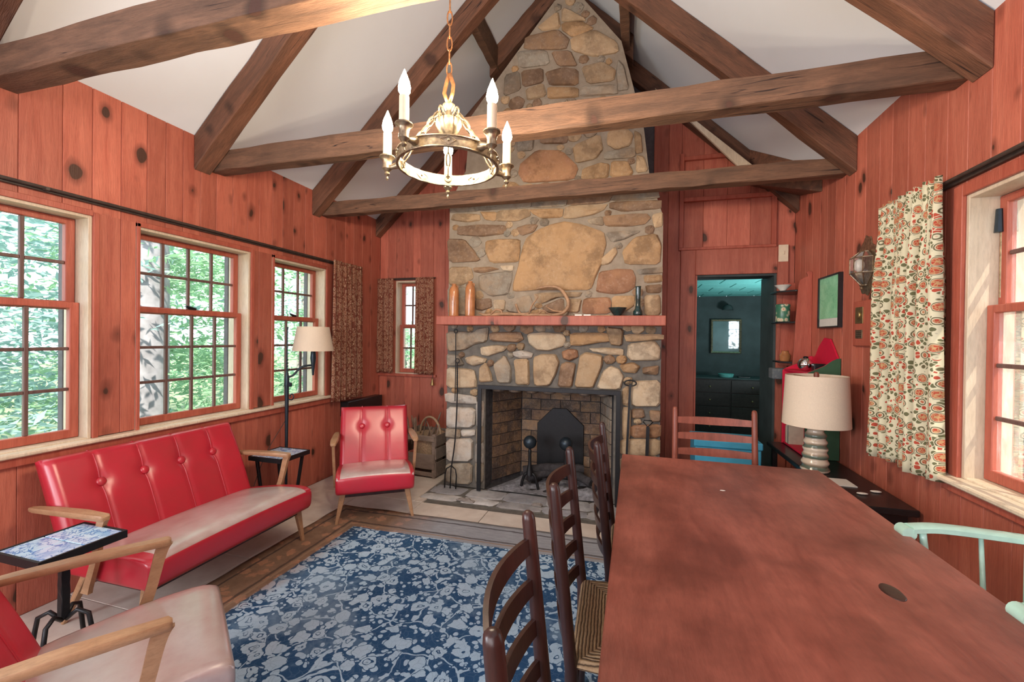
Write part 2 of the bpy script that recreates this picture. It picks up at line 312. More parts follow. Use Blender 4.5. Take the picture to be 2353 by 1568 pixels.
# ---------------------------------------------------------------- mesh helpers
def V(*a): return Vector(a)
class G:
    def __init__(s): s.v = []; s.f = []; s.uv = None
    def add(s, vs, fs):
        b = len(s.v); s.v += [Vector(x) for x in vs]; s.f += [tuple(i+b for i in f) for f in fs]; return s
    def box(s, x0, x1, y0, y1, z0, z1):
        return s.add([(x0, y0, z0), (x1, y0, z0), (x1, y1, z0), (x0, y1, z0), (x0, y0, z1), (x1, y0, z1), (x1, y1, z1), (x0, y1, z1)],
                     [(3, 2, 1, 0), (4, 5, 6, 7), (0, 1, 5, 4), (1, 2, 6, 5), (2, 3, 7, 6), (3, 0, 4, 7)])
    def loft(s, rings, caps=True, closed=False):
        n_ = len(rings[0]); b = len(s.v)
        for r in rings: s.v += [Vector(x) for x in r]
        m_ = len(rings)
        for i in range(m_ if closed else m_-1):
            for j in range(n_):
                a0 = b+i*n_; a1 = b+((i+1) % m_)*n_; k = (j+1) % n_
                s.f.append((a0+j, a0+k, a1+k, a1+j))
        if caps and not closed:
            s.f.append(tuple(b+j for j in reversed(range(n_)))); s.f.append(tuple(b+(m_-1)*n_+j for j in range(n_)))
        return s
    def tube(s, pts, r, n=8, closed=False, caps=True, flat=1.0):
        pts = [Vector(p) for p in pts]; m_ = len(pts)
        rs = r if hasattr(r, '__len__') else [r]*m_
        t0 = (pts[1]-pts[0]).normalized(); ref = V(0, 0, 1) if abs(t0.z) < .9 else V(1, 0, 0)
        rings = []; nrm = (ref-t0*ref.dot(t0)).normalized()
        for i, p in enumerate(pts):
            if closed: t = (pts[(i+1) % m_]-pts[i-1]).normalized()
            else: t = (pts[min(i+1, m_-1)]-pts[max(i-1, 0)]).normalized()
            nn = nrm-t*nrm.dot(t)
            if nn.length > 1e-6: nrm = nn.normalized()
            bi = t.cross(nrm)
            rings.append([p+(nrm*math.cos(2*PI*j/n)*flat+bi*math.sin(2*PI*j/n))*rs[i] for j in range(n)])
        return s.loft(rings, caps, closed)
    def lathe(s, prof, c=(0, 0, 0), n=20, caps=True):
        c = Vector(c)
        return s.loft([[c+V(r*math.cos(2*PI*j/n), r*math.sin(2*PI*j/n), z) for j in range(n)] for r, z in prof], caps)
    def prism(s, poly, mp, d0, d1):
        """polygon of 2-D points, mp(a,b,d) -> 3-D"""
        k = len(poly); b = len(s.v)
        s.v += [Vector(mp(p[0], p[1], d0)) for p in poly]+[Vector(mp(p[0], p[1], d1)) for p in poly]
        s.f.append(tuple(b+i for i in reversed(range(k)))); s.f.append(tuple(b+k+i for i in range(k)))
        for i in range(k): j = (i+1) % k; s.f.append((b+i, b+j, b+k+j, b+k+i))
        return s
    def bar(s, p0, p1, w, h, up=(0, 0, 1), n=1, jit=0, w1=None, h1=None, seed=0):
        p0, p1, up = Vector(p0), Vector(p1), Vector(up); t = (p1-p0).normalized(); sd = t.cross(up).normalized(); u = sd.cross(t)
        w1 = w if w1 is None else w1; h1 = h if h1 is None else h1; rg = random.Random(seed); rings = []
        for i in range(n+1):
            f = i/n; c = p0.lerp(p1, f); a = (w+(w1-w)*f)/2; b = (h+(h1-h)*f)/2; ch = .12*min(a, b) if jit else 0
            if jit: pts = [(-a+ch, -b), (a-ch, -b), (a, -b+ch), (a, b), (-a, b), (-a, -b+ch)]
            else: pts = [(-a, -b), (a, -b), (a, b), (-a, b)]
            rings.append([c+sd*(x+(rg.uniform(-jit, jit) if jit else 0))+u*(y+(rg.uniform(-jit, jit) if jit else 0)) for x, y in pts])
        return s.loft(rings)
    def ball(s, c, r, sx=1, sy=1, sz=1, n=12, m=8):
        c = Vector(c); prof = [(math.sin(PI*i/m), -math.cos(PI*i/m)) for i in range(1, m)]
        rings = [[c+V(r*sx*a*math.cos(2*PI*j/n), r*sy*a*math.sin(2*PI*j/n), r*sz*z) for j in range(n)] for a, z in prof]
        return s.loft(rings)
    def done(s, name, mat, parent=None, bevel=0, smooth=False, seg=1, sub=0, color=None, fix=True):
        me = bpy.data.meshes.new(name); me.from_pydata([tuple(v) for v in s.v], [], s.f)
        if s.uv:
            ul = me.uv_layers.new(name='UVMap')
            for l in me.loops: ul.data[l.index].uv = s.uv[l.vertex_index]
        if fix or bevel:
            bm = bmesh.new(); bm.from_mesh(me)
            if fix: bmesh.ops.recalc_face_normals(bm, faces=bm.faces)
            if bevel: bmesh.ops.bevel(bm, geom=[e for e in bm.edges if e.is_manifold and e.calc_face_angle(0) > .5], offset=bevel, segments=seg, affect='EDGES', clamp_overlap=True)
            bm.to_mesh(me); bm.free()
        me.materials.append(MATS[mat])
        if smooth:
            me.polygons.foreach_set('use_smooth', [True]*len(me.polygons))
            if smooth != 'all':
                try: me.set_sharp_from_angle(angle=R_(40 if smooth is True else smooth))
                except Exception: pass
        o = bpy.data.objects.new(name, me); COL.objects.link(o)
        if parent: o.parent = parent
        if color: o.color = tuple(color)+(1,)
        if sub:
            md = o.modifiers.new('sub', 'SUBSURF'); md.levels = sub; md.render_levels = sub
        return o
def tag(o, label, cat, group=None, kind=None):
    o['label'] = label; o['category'] = cat
    if group: o['group'] = group
    if kind: o['kind'] = kind
    return o
def thing(name, label, cat, loc=(0, 0, 0), rz=0, group=None):
    o = bpy.data.objects.new(name, None); o.empty_display_size = .05; COL.objects.link(o)
    o.location = loc; o.rotation_euler = (0, 0, rz); tag(o, label, cat, group); return o
def struct(o): o['kind'] = 'structure'; return o
def sempty(name, loc=(0, 0, 0)):
    o = bpy.data.objects.new(name, None); o.empty_display_size = .05; COL.objects.link(o); o.location = loc; return struct(o)
KIDS = {}
def copy_tree(root, loc, rz, label, group=None):
    ch = {}
    for o in bpy.data.objects:
        if o.parent: ch.setdefault(o.parent.name, []).append(o)
    def rec(o, par):
        c = o.copy(); COL.objects.link(c)
        if par: c.parent = par
        for k in ch.get(o.name, []): rec(k, c)
        return c
    r = rec(root, None); r.location = loc; r.rotation_euler = (0, 0, rz); r['label'] = label
    if group: r['group'] = group
    return r
def smooth_path(pts, k=6):
    P = [Vector(p) for p in pts]; out = []
    for i in range(len(P)-1):
        a, b, c, d = P[max(i-1, 0)], P[i], P[i+1], P[min(i+2, len(P)-1)]
        for j in range(k):
            t = j/k; out.append(.5*((2*b)+(c-a)*t+(2*a-5*b+4*c-d)*t*t+(3*b-a-3*c+d)*t**3))
    out.append(P[-1]); return out
def wall_grid(name, mp, us, zs, hole, thick, mat):
    """wall with openings as one connected solid; mp(u, z, d)"""
    g = G(); idx = {}
    def vi(i, j, d):
        k = (i, j, d)
        if k not in idx: idx[k] = len(g.v); g.v.append(Vector(mp(us[i], zs[j], d*thick)))
        return idx[k]
    nu, nz = len(us)-1, len(zs)-1
    solid = lambda i, j: 0 <= i < nu and 0 <= j < nz and not hole((us[i]+us[i+1])/2, (zs[j]+zs[j+1])/2)
    for i in range(nu):
        for j in range(nz):
            if not solid(i, j): continue
            g.f.append((vi(i, j, 0), vi(i+1, j, 0), vi(i+1, j+1, 0), vi(i, j+1, 0)))
            g.f.append((vi(i, j+1, 1), vi(i+1, j+1, 1), vi(i+1, j, 1), vi(i, j, 1)))
            for di, dj, e in ((-1, 0, ((i, j), (i, j+1))), (1, 0, ((i+1, j), (i+1, j+1))), (0, -1, ((i, j), (i+1, j))), (0, 1, ((i, j+1), (i+1, j+1)))):
                if not solid(i+di, j+dj):
                    (a, b), (c, d) = e; g.f.append((vi(a, b, 0), vi(c, d, 0), vi(c, d, 1), vi(a, b, 1)))
    return struct(g.done(name, mat))
PLANK_T = .018
def plank(parent, mp, u0, u1, z0, z1, mat='red_pine', ztop=None, t=PLANK_T, gap=.0008, name='plank', color=None):
    """board with eased edges; ztop: (z at u0, z at u1) for a raked top"""
    a0, a1 = u0+gap, u1-gap; za, zb = (z1, z1) if ztop is None else ztop
    e = min(.0022, (a1-a0)/4)
    ring = [(a0, 0), (a0, t-e), (a0+e, t), (a1-e, t), (a1, t-e), (a1, 0)]
    zt = lambda u: za+(zb-za)*(u-a0)/(a1-a0)
    g = G(); g.loft([[mp(u, z0, d) for u, d in ring], [mp(u, zt(u), d) for u, d in ring]])
    return g.done(name, mat, parent, color=color)
SL = .96; ZP = 2.79; XM = (XL+XR)/2; ZR = ZP+SL*(XM-XL)
def zceil(x): return ZP+SL*(min(x-XL, XR-x))

# ---------------------------------------------------------------- floor
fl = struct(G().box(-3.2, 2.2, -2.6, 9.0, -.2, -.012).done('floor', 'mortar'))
rg = random.Random(3)
for i in range(9):
    for j in range(11):
        x0 = XL+i*.60; y0 = -1.95+j*.585
        x1 = min(x0+.60, XR); y1 = min(y0+.585, YF)
        if x1-x0 < .05 or y1 < .6: continue
        if x0 > -1.9 and y0 > 3.3: continue
        # the slabs stop at the hearth
        if y1 > 3.41 and x1 > -1.82 and x0 < -1.82: 
            G().box(x0+.002, -1.82, y0+.002, y1-.002, -.03, 0).done('slab', 'floor_slab', fl, bevel=.002); 
            if y0 < 3.41: G().box(-1.818, x1-.002, y0+.002, 3.408, -.03, 0).done('slab', 'floor_slab', fl, bevel=.002)
            continue
        if y1 > 3.41 and x0 >= -1.82: y1 = 3.41
        if y1-y0 < .03: continue
        G().box(x0+.002, x1-.002, y0+.002, y1-.002, -.03, rg.uniform(-.001, .001)).done('slab', 'floor_slab', fl, bevel=.002)
# ---------------------------------------------------------------- left wall
WIN = [(.85, 1.66), (1.88, 2.69), (2.90, 3.55)]; WZ0, WZ1 = .825, 2.075
mL = lambda u, z, d: (XL-d, u, z)
mLp = lambda u, z, d: (XL-PLANK_T+d, u, z)
ys = [-2.5]+[v for w_ in WIN for v in w_]+[4.7]
wl = wall_grid('wall_left', lambda u, z, d: (XL-PLANK_T-.001-d, u, z), ys, [-.1, WZ0, WZ1, 2.9], lambda u, z: WZ0 < z < WZ1 and any(a < u < b for a, b in WIN), .10, 'exterior_trim')
seams = [-2.5, -2.3, -2.1, -1.9, -1.7, -1.5, -1.3, -1.1, -.9, -.7, -.5, -.3, -.12, .06, .25, .43, .61, .72, .85, 1.02, 1.2, 1.36, 1.53, 1.66, 1.80, 1.94, 2.05, 2.16, 2.28, 2.40, 2.53, 2.66, 2.77, 2.90, 3.01, 3.13, 3.27, 3.38, 3.55, 3.68, 3.84, 3.98, 4.13, 4.30, 4.485]
for a, b in zip(seams, seams[1:]):
    if b <= .86 or a >= 3.54: 
        if b <= -.6: continue
        plank(wl, mLp, a, b, 0, ZP+.01)
    else:
        plank(wl, mLp, a, b, 0, .795); plank(wl, mLp, a, b, WZ1+.02, ZP+.01)
for a, b in [(1.66, 1.80), (1.80, 1.88), (2.69, 2.77), (2.77, 2.90)]: plank(wl, mLp, a, b, .83, WZ1+.02)
G().box(XL-.10, XL-PLANK_T, -2.5, -.6, 0, ZP).done('panel', 'red_wood', wl)

def window(name, mp, y0, y1, cols, rows_up, rows_lo, z0, z1, zm, out=.10, glassmat='clear_glass', jamb=True, lock=True, thickj=.10):
    """double-hung sash window. mp(u, z, d) with d going outdoors from the face of the boards"""
    w_ = sempty(name)
    def bx(nm, a, b, c, d, e, f, mat, par, bev=.002):
        g = G(); P = [mp(u, z, dd) for dd in (e, f) for u, z in ((a, c), (b, c), (b, d), (a, d))]
        g.add(P, [(0, 1, 2, 3), (7, 6, 5, 4), (0, 4, 5, 1), (1, 5, 6, 2), (2, 6, 7, 3), (3, 7, 4, 0)]); return g.done(nm, mat, par, bevel=bev)
    if jamb:
        bx('jamb', y0, y0+.018, z0, z1, 0, out+thickj, 'pale_pine', w_); bx('jamb', y1-.018, y1, z0, z1, 0, out+thickj, 'pale_pine', w_)
        bx('head_jamb', y0+.018, y1-.018, z1-.018, z1, 0, out+thickj, 'pale_pine', w_)
        bx('sill', y0+.018, y1-.018, z0-.02, z0+.008, 0, out+thickj+.04, 'pale_pine', w_)
    ya, yb = y0+.02, y1-.02
    def sash(nm, za, zb, rows, d0, d1):
        s0 = .042
        def frame():
            g = G(); idx = []
            # stiles and rails as one ring
            for dd in (d0, d1):
                for (a, b, c, d) in ((ya, yb, za, zb), (ya+s0, yb-s0, za+s0*1.1, zb-s0*.8)):
                    idx.append(len(g.v)); g.v += [Vector(mp(*p, dd)) for p in ((a, c), (b, c), (b, d), (a, d))]
            o0, i0, o1, i1 = idx
            for k in range(4):
                l = (k+1) % 4
                g.f += [(o0+k, o0+l, i0+l, i0+k), (i1+k, i1+l, o1+l, o1+k), (i0+k, i0+l, i1+l, i1+k), (o1+k, o1+l, o0+l, o0+k)]
            return g.done(nm, 'red_wood', w_, bevel=.003)
        fr = frame(); u0_, u1_ = ya+s0, yb-s0; c0, c1 = za+s0*1.1, zb-s0*.8
        mw = .018; dm = (d0+d1)/2
        for i in range(1, cols):
            u = u0_+(u1_-u0_)*i/cols; bx('muntin', u-mw/2, u+mw/2, c0, c1, d0+.006, d1-.006, 'muntin_wood', fr, .003)
        for j in range(1, rows):
            z = c0+(c1-c0)*j/rows
            for i in range(cols):
                e0 = u0_+(u1_-u0_)*i/cols+(mw/2 if i else 0); e1 = u0_+(u1_-u0_)*(i+1)/cols-(mw/2 if i < cols-1 else 0)
                bx('muntin', e0, e1, z-mw/2, z+mw/2, d0+.008, d1-.008, 'muntin_wood', fr, .003)
        for i in range(cols):
            for j in range(rows):
                a = u0_+(u1_-u0_)*i/cols; b = u0_+(u1_-u0_)*(i+1)/cols; c = c0+(c1-c0)*j/rows; d = c0+(c1-c0)*(j+1)/rows
                g = G(); g.add([mp(a, c, dm), mp(b, c, dm), mp(b, d, dm), mp(a, d, dm)], [(0, 1, 2, 3)]); g.done('pane', glassmat, fr, fix=False)
        return fr
    sash('lower_sash', z0+.01, zm+.02, rows_lo, out-.035, out-.002)
    sash('upper_sash', zm-.02, z1-.02, rows_up, out+.002, out+.035)
    if lock:
        u = (y0+y1)/2; g = G(); g.tube([mp(u-.04, zm+.045, out-.02), mp(u-.01, zm+.035, out-.02), mp(u+.03, zm+.03, out-.02)], [.007, .012, .008], 8); g.done('sash_lock', 'black_iron', w_)
    return w_, bx
mWL = lambda u, z, d: (XL-d, u, z)
for i, ((a, b), c) in enumerate(zip(WIN, (4, 4, 3))):
    w_, bx = window('window_%d' % (i+1), mWL, a, b, c, 2, 3, WZ0, WZ1, 1.567)
    bx('casing', b+.001, b+.028, WZ0, WZ1+.02, -.012, 0, 'red_wood', w_); 
    bx('casing', a, b, WZ1-.002, WZ1+.03, -.012, 0, 'red_wood', w_)
    bx('casing', a, a+.019, WZ0, WZ1+.02, -.012, 0, 'red_wood', w_); bx('outer_casing', b-.02, b+.03, WZ0, WZ1, .205, .245, 'exterior_trim', w_)
tr = struct(G().box(XL-.02, XL+.055, .3, 3.66, .803, .825).done('trim_1', 'pale_pine', bevel=.006)); 
struct(G().box(XL, XL+.03, .3, 3.66, .755, .803).done('trim_2', 'red_wood', bevel=.004))
# curtain track
r_ = thing('curtain_rail', 'long dark curtain rail above the three left windows', 'curtain rail', (XL, .3, 2.15))
G().box(.004, .022, 0, 3.36, -.012, .016).done('track', 'dark_rail', r_, bevel=.003)
G().tube([(.042, 0, .004), (.042, 3.36, .004)], .008, 8).done('rod', 'dark_rail', r_, smooth=True)
for k in range(4):
    G().box(.02, .05, .1+k*1.04, .115+k*1.04, -.006, .01).done('bracket', 'dark_rail', r_)

# ---------------------------------------------------------------- right wall
RW = (1.30, 2.37)
wr = wall_grid('wall_right', lambda u, z, d: (XR+PLANK_T+.001+d, u, z), [-2.5, RW[0], RW[1], 4.7], [-.1, WZ0, WZ1, 2.9], lambda u, z: WZ0 < z < WZ1 and RW[0] < u < RW[1], .10, 'exterior_trim')
mRp = lambda u, z, d: (XR+PLANK_T-d, u, z)
rs = [-.4, -.2, 0, .2, .4, .6, .8, 1.0, 1.15, 1.30, 1.46, 1.62, 1.78, 1.94, 2.10, 2.24, 2.37, 2.50, 2.66, 2.80, 2.95, 3.08, 3.24, 3.38, 3.52, 3.66, 3.80, 3.93, 4.08, 4.22, 4.34, 4.485]
for a, b in zip(rs, rs[1:]):
    if b <= 1.3 or a >= 2.36: plank(wr, mRp, a, b, 0, ZP+.01)
    else: plank(wr, mRp, a, b, 0, .795); plank(wr, mRp, a, b, WZ1+.02, ZP+.01)
G().box(XR+PLANK_T, XR+.1, -2.5, -.4, 0, ZP).done('panel', 'red_wood', wr)
mWR = lambda u, z, d: (XR+d, u, z)
w_, bx = window('window_4', mWR, RW[0], RW[1], 4, 2, 3, WZ0, WZ1, 1.567, glassmat='dusty_glass')
bx('casing', RW[1], RW[1]+.055, WZ0, WZ1+.05, -.016, 0, 'red_wood', w_); bx('casing', RW[0]-.055, RW[0], WZ0, WZ1+.05, -.016, 0, 'red_wood', w_)
bx('casing', RW[0], RW[1], WZ1-.002, WZ1+.05, -.016, 0, 'red_wood', w_)
g = G(); g.tube([mWR(RW[1]-.03, 1.62, .105), mWR(RW[1]-.03, 1.93, .105)], .006, 8); g.done('sash_spring', 'bronze', w_)
g = G(); g.tube([mWR(RW[1]-.03, 1.90, .095), mWR(RW[1]-.03, 2.0, .095)], [.016, .011], 8); g.done('spring_cap', 'blue_iron', w_)
struct(G().box(XR-.075, XR+.02, RW[0]-.1, RW[1]+.10, .803, .825).done('trim_3', 'pale_pine', bevel=.006))
struct(G().box(XR-.03, XR, RW[0]-.1, RW[1]+.08, .755, .803).done('trim_4', 'red_wood', bevel=.004))
r_ = thing('curtain_rail', 'dark curtain rail running above the right-hand window', 'curtain rail', (XR, .6, 2.15))
G().box(-.022, -.004, 0, 1.93, -.012, .016).done('track', 'dark_rail', r_, bevel=.003)
G().tube([(-.045, 0, .004), (-.045, 1.93, .004)], .008, 8).done('rod', 'dark_rail', r_, smooth=True)

# ---------------------------------------------------------------- far wall, gable
DX0, DX1, DZ = .555, 1.255, 2.05
SWX = (-2.72, -2.40); SWZ = (.985, 2.075)
mF = lambda u, z, d: (u, YF+PLANK_T+.001+d, z)
zs = [-.1, SWZ[0], DZ, SWZ[1], ZP]
wf = wall_grid('wall_far', mF, [XL-.15, SWX[0], SWX[1], DX0, DX1, XR+.15], zs,
               lambda u, z: (SWX[0] < u < SWX[1] and SWZ[0] < z < SWZ[1]) or (DX0 < u < DX1 and z < DZ), .18, 'exterior_trim')
g = G(); g.prism([(XL-.1, ZP-.001), (XR+.1, ZP-.001), (XR+.1, ZP+.1), (XM, ZR+.12), (XL-.1, ZP+.1)], lambda a, b, d: (a, YF+PLANK_T+d, b), 0, .18)
g.done('gable', 'exterior_trim', wf)
mFp = lambda u, z, d: (u, YF+PLANK_T-d, z)
fs = [XL, -2.83, -2.72, -2.60, -2.50, -2.40, -2.24, -2.09, -1.93, -1.76, -1.60]
for a, b in zip(fs, fs[1:]):
    ra = (zceil(a)+.01, zceil(b)+.01)
    if a >= SWX[0]-.01 and b <= SWX[1]+.01:
        plank(wf, mFp, a, b, 0, SWZ[0]); plank(wf, mFp, a, b, SWZ[1], 3, ztop=ra)
    else: plank(wf, mFp, a, b, 0, 3, ztop=ra)
plank(wf, mFp, .16, .30, 0, 3, ztop=(zceil(.16), zceil(.30))); plank(wf, mFp, .30, .42, 0, 3, ztop=(zceil(.30), zceil(.42)))
for a, b in [(.42, .62), (.62, .83), (.83, 1.03), (1.03, 1.22), (1.22, 1.40)]:
    plank(wf, mFp, a, b, 2.30, 3, ztop=(zceil(a), zceil(b)))
plank(wf, mFp, 1.335, 1.40, 0, 2.30)
def tbox(n_, x0, x1, y0, y1, z0, z1, mat='red_wood', bev=.003): return struct(G().box(x0, x1, y0, y1, z0, z1).done(n_, mat, bevel=bev))
tbox('trim_5', .42, DX0, YF-.026, YF+.02, 0, 2.30, 'red_pine'); tbox('trim_6', DX1, 1.345, YF-.026, YF+.02, 0, 2.30, 'red_pine'); tbox('trim_7', DX0, DX1, YF-.025, YF+.02, DZ, 2.30, 'red_pine')
tbox('trim_8', .40, 1.24, YF-.045, YF, 2.29, 2.315); tbox('trim_9', .40, .44, YF-.04, YF, 2.315, 3.23); tbox('trim_10', .44, 1.22, YF-.04, YF, 2.76, 2.80); tbox('trim_11', 1.20, 1.24, YF-.04, YF, 2.315, 2.76)
tbox('trim_12', .44, .85, YF-.04, YF, 3.16, 3.20)
# doorway lining
d_ = sempty('door_1')
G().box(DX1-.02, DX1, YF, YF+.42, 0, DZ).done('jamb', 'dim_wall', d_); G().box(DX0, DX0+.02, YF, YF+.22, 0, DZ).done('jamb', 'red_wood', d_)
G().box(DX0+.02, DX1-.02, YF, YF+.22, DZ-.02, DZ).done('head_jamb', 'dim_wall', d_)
# small window
mWF = lambda u, z, d: (u, YF+d, z)
w_, bx = window('window_5', mWF, SWX[0], SWX[1], 2, 2, 2, SWZ[0], SWZ[1], 1.54, lock=False)
tbox('trim_13', -2.99, -2.18, YF-.03, YF, .955, .985, 'red_wood')
# ceiling slopes, the right one stopping at the boxed corner
def slope(name, x0, x1, y0, y1, outer=.10, poly=None):
    g = G(); P = poly or [(x0, y0), (x1, y0), (x1, y1), (x0, y1)]
    g.prism(P, lambda a, b, d: (a, b, zceil(a)+d), 0, outer); return struct(g.done(name, 'plaster_white'))
slope('ceiling', XL-.12, XM, -2.5, 4.6); slope('ceiling', XM, XR+.12, -2.5, 4.6)
# wall behind the camera
g = G(); g.prism([(XL-.1, -.1), (XR+.1, -.1), (XR+.1, ZP+.1), (XM, ZR+.1), (XL-.1, ZP+.1)], lambda a, b, d: (a, -2.4-d, b), 0, .1); struct(g.done('wall_back', 'red_wood'))

# ---------------------------------------------------------------- roof timbers
def rafter(y0, y1, xl=XL, xr=XR, label='', seed=0, dv=.235, ll=None, lr=None, group='exposed roof rafters'):
    w = y1-y0; yc = (y0+y1)/2; nrm = .5*dv
    for sx, lb in ((-1, ll), (1, lr)):
        if lb is None: continue
        xa = XL if sx < 0 else XR
        p0 = V(xa if not (sx < 0 and xl != XL or sx > 0 and xr != XR) else (xl if sx < 0 else xr), yc, 0); p0.z = zceil(p0.x)-nrm-.003
        p1 = V(XM, yc, ZR-nrm-.003)
        up = V(-SL if sx < 0 else SL, 0, 1).normalized()
        h = dv*math.cos(math.atan(SL))
        n_ = 14; rg = random.Random(seed+sx); rings = []
        t = (p1-p0).normalized()
        for i in range(n_+1):
            c = p0.lerp(p1, i/n_); j = lambda: rg.uniform(-.006, .006)
            if i == 0:   # plumb cut
                pts = [(0, -w/2, -nrm), (0, w/2, -nrm), (0, w/2, nrm), (0, -w/2, nrm)]
                rings.append([c+V(0, a, b) for _, a, b in pts]); continue
            rings.append([c+V(0, a+j(), b+(j() if b < 0 else 0)) for a, b in ((-w/2, -nrm), (w/2, -nrm), (w/2, nrm), (-w/2, nrm))])
        g = G(); g.loft(rings); o = g.done('rafter', 'hewn_rafter' if sx < 0 else 'hewn_rafter_right', bevel=.006); tag(o, lb, 'rafter', group)
rafter(1.11, 1.22, seed=1, ll='reddish rafter cropped by the top left corner of the photo')
rafter(2.23, 2.35, seed=2, ll='left roof rafter with a long dark split, nearest of those meeting the left wall', lr='heavy hewn rafter at the top right corner of the room')
rafter(3.35, 3.46, seed=3, ll='left roof rafter behind the chandelier, second from the camera', lr='right roof rafter crossing behind the long tie beam')
rafter(4.02, 4.15, xl=-1.42, xr=-.05, seed=4, dv=.23, ll='short dark rafter left of the chimney top', lr='short dark rafter right of the chimney top')
rafter(4.38, 4.48, seed=5, dv=.20, ll='dark rafter against the far gable, left of the chimney', lr='dark rafter against the far gable, right of the chimney')
def tie(y0, y1, label, z0=2.585, z1=2.725, seed=0, x0=XL+.002, x1=XR-.002):
    g = G(); g.bar((x0, (y0+y1)/2, (z0+z1)/2), (x1, (y0+y1)/2, (z0+z1)/2), y1-y0, z1-z0, n=26, jit=.0045, seed=seed)
    tag(g.done('tie_beam', 'hewn_beam', bevel=.004), label, 'beam', 'tie beams across the room')
tie(1.225, 1.36, 'grey-brown tie beam across the top left corner of the photo', seed=1, z1=2.72)
tie(2.355, 2.46, 'long tie beam just behind the chandelier', seed=2)
tie(3.465, 3.56, 'furthest tie beam, crossing in front of the stone chimney', seed=3, z0=2.58, z1=2.70)
for x, lb in ((-1.37, 'short header beam left of the chimney top'), (-.115, 'short dark header beam right of the chimney top')):
    g = G(); z = zceil(x)-.11; g.bar((x, 3.46, z), (x, 4.10, z), .075, .20, n=6, jit=.004, seed=9); tag(g.done('header_beam', 'hewn_beam'), lb, 'beam')
g = G(); g.prism([(.15, 3.82), (.27, 3.70), (1.02, 2.98), (.90, 2.98)], lambda a, b, d: (a, 4.26+d, b-.02), 0, .03); tag(g.done('ledge_board', 'pale_pine', bevel=.003), 'thin sloping board under the right roof slope beside the chimney', 'board')
# boxed corner above the shelf
g = G(); A, B, C_ = (XR-.002, 3.90), (.93, YF-.03), (XR-.002, YF-.03)
g.add([(A[0], A[1], 2.60), (B[0], B[1], 2.90), (C_[0], C_[1], 2.74), (A[0], A[1], zceil(A[0])-.003), (B[0], B[1], zceil(B[0])-.003), (C_[0], C_[1], zceil(C_[0])-.003)], [(0, 1, 2), (3, 5, 4), (0, 3, 4, 1), (1, 4, 5, 2), (2, 5, 3, 0)])
tag(g.done('corner_box', 'hewn_rafter', bevel=.003), 'boxed-in dark wooden corner at the top of the far right corner', 'corner box')

# ---------------------------------------------------------------- fireplace
YC = 3.78
fp = thing('fireplace', 'massive fieldstone fireplace and chimney rising to the ridge', 'fireplace', (0, 0, 0))
OX0, OX1, OZ = -1.335, -.165, .95
core = [(-1.73, 0), (OX0, 0), (OX0, OZ), (OX1, OZ), (OX1, 0), (.215, 0), (.215, 2.45), (.10, 2.80), (.05, 3.2), (-.05, 3.6), (-.145, 3.97), (-.46, 4.38), (-.60, 4.50), (-.73, 4.43), (-1.22, 3.86), (-1.52, 3.50), (-1.56, 3.0), (-1.72, 2.70)]
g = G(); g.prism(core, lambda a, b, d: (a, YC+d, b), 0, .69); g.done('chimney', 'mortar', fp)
g = G(); g.prism([(-1.22, 3.80), (-.145, 3.80), (-.145, 4.0), (XM, 4.80), (-1.22, 4.2)], lambda a, b, d: (a, 4.20+d, b), 0, .27); g.done('chimney_top', 'mortar', fp)
OCH, TAN, GRY, PAL, RUS, BRN = (.40, .255, .135), (.43, .31, .19), (.30, .265, .21), (.54, .44, .31), (.34, .175, .10), (.24, .155, .10)
WHT = (.50, .47, .42)
def stone(poly, col, h=.03, parent=fp, yy=YC, seed=0, name='stone', mat='stone', n1=.97, fwd=None):
    rg = random.Random(seed); k = len(poly); pts = []
    for i in range(k):   # one corner-cutting pass
        p, q = poly[i], poly[(i+1) % k]
        pts += [(p[0]*.87+q[0]*.13, p[1]*.87+q[1]*.13), (p[0]*.13+q[0]*.87, p[1]*.13+q[1]*.87)]
    cx = sum(p[0] for p in pts)/len(pts); cz = sum(p[1] for p in pts)/len(pts)
    fwd = fwd or (lambda a, b, d: (a, yy-d, b))
    gr_ = 1+.010/max(.02, min(max(p[0] for p in pts)-min(p[0] for p in pts), max(p[1] for p in pts)-min(p[1] for p in pts)))
    pts = [(cx+(p[0]-cx)*gr_, cz+(p[1]-cz)*gr_) for p in pts]
    sz = min(max(p[0] for p in pts)-min(p[0] for p in pts), max(p[1] for p in pts)-min(p[1] for p in pts))
    e1 = 1-min(.35, .010/sz*2); e2 = 1-min(.6, .035/sz*2); g = G(); rings = []
    for sc, d in ((1.0, -.004), (1.0, h*.45), (e1, h*.85), (e2, h)):
        rings.append([fwd(cx+(p[0]-cx)*sc+rg.uniform(-.003, .003), cz+(p[1]-cz)*sc+rg.uniform(-.003, .003), d+(rg.uniform(-.006, .004) if d > 0 else 0)) for p in pts])
    m_ = len(pts); b = 0
    for r in rings: g.v += [Vector(x) for x in r]
    for i in range(3):
        for j in range(m_): g.f.append((i*m_+j, i*m_+(j+1) % m_, (i+1)*m_+(j+1) % m_, (i+1)*m_+j))
    g.v.append(Vector(fwd(cx, cz, h+rg.uniform(-.004, .008))))
    for j in range(m_): g.f.append((3*m_+j, 3*m_+(j+1) % m_, 4*m_))
    v_ = rg.uniform(.85, 1.15)
    return g.done(name, mat, parent, smooth=35, color=tuple(c*v_ for c in col))
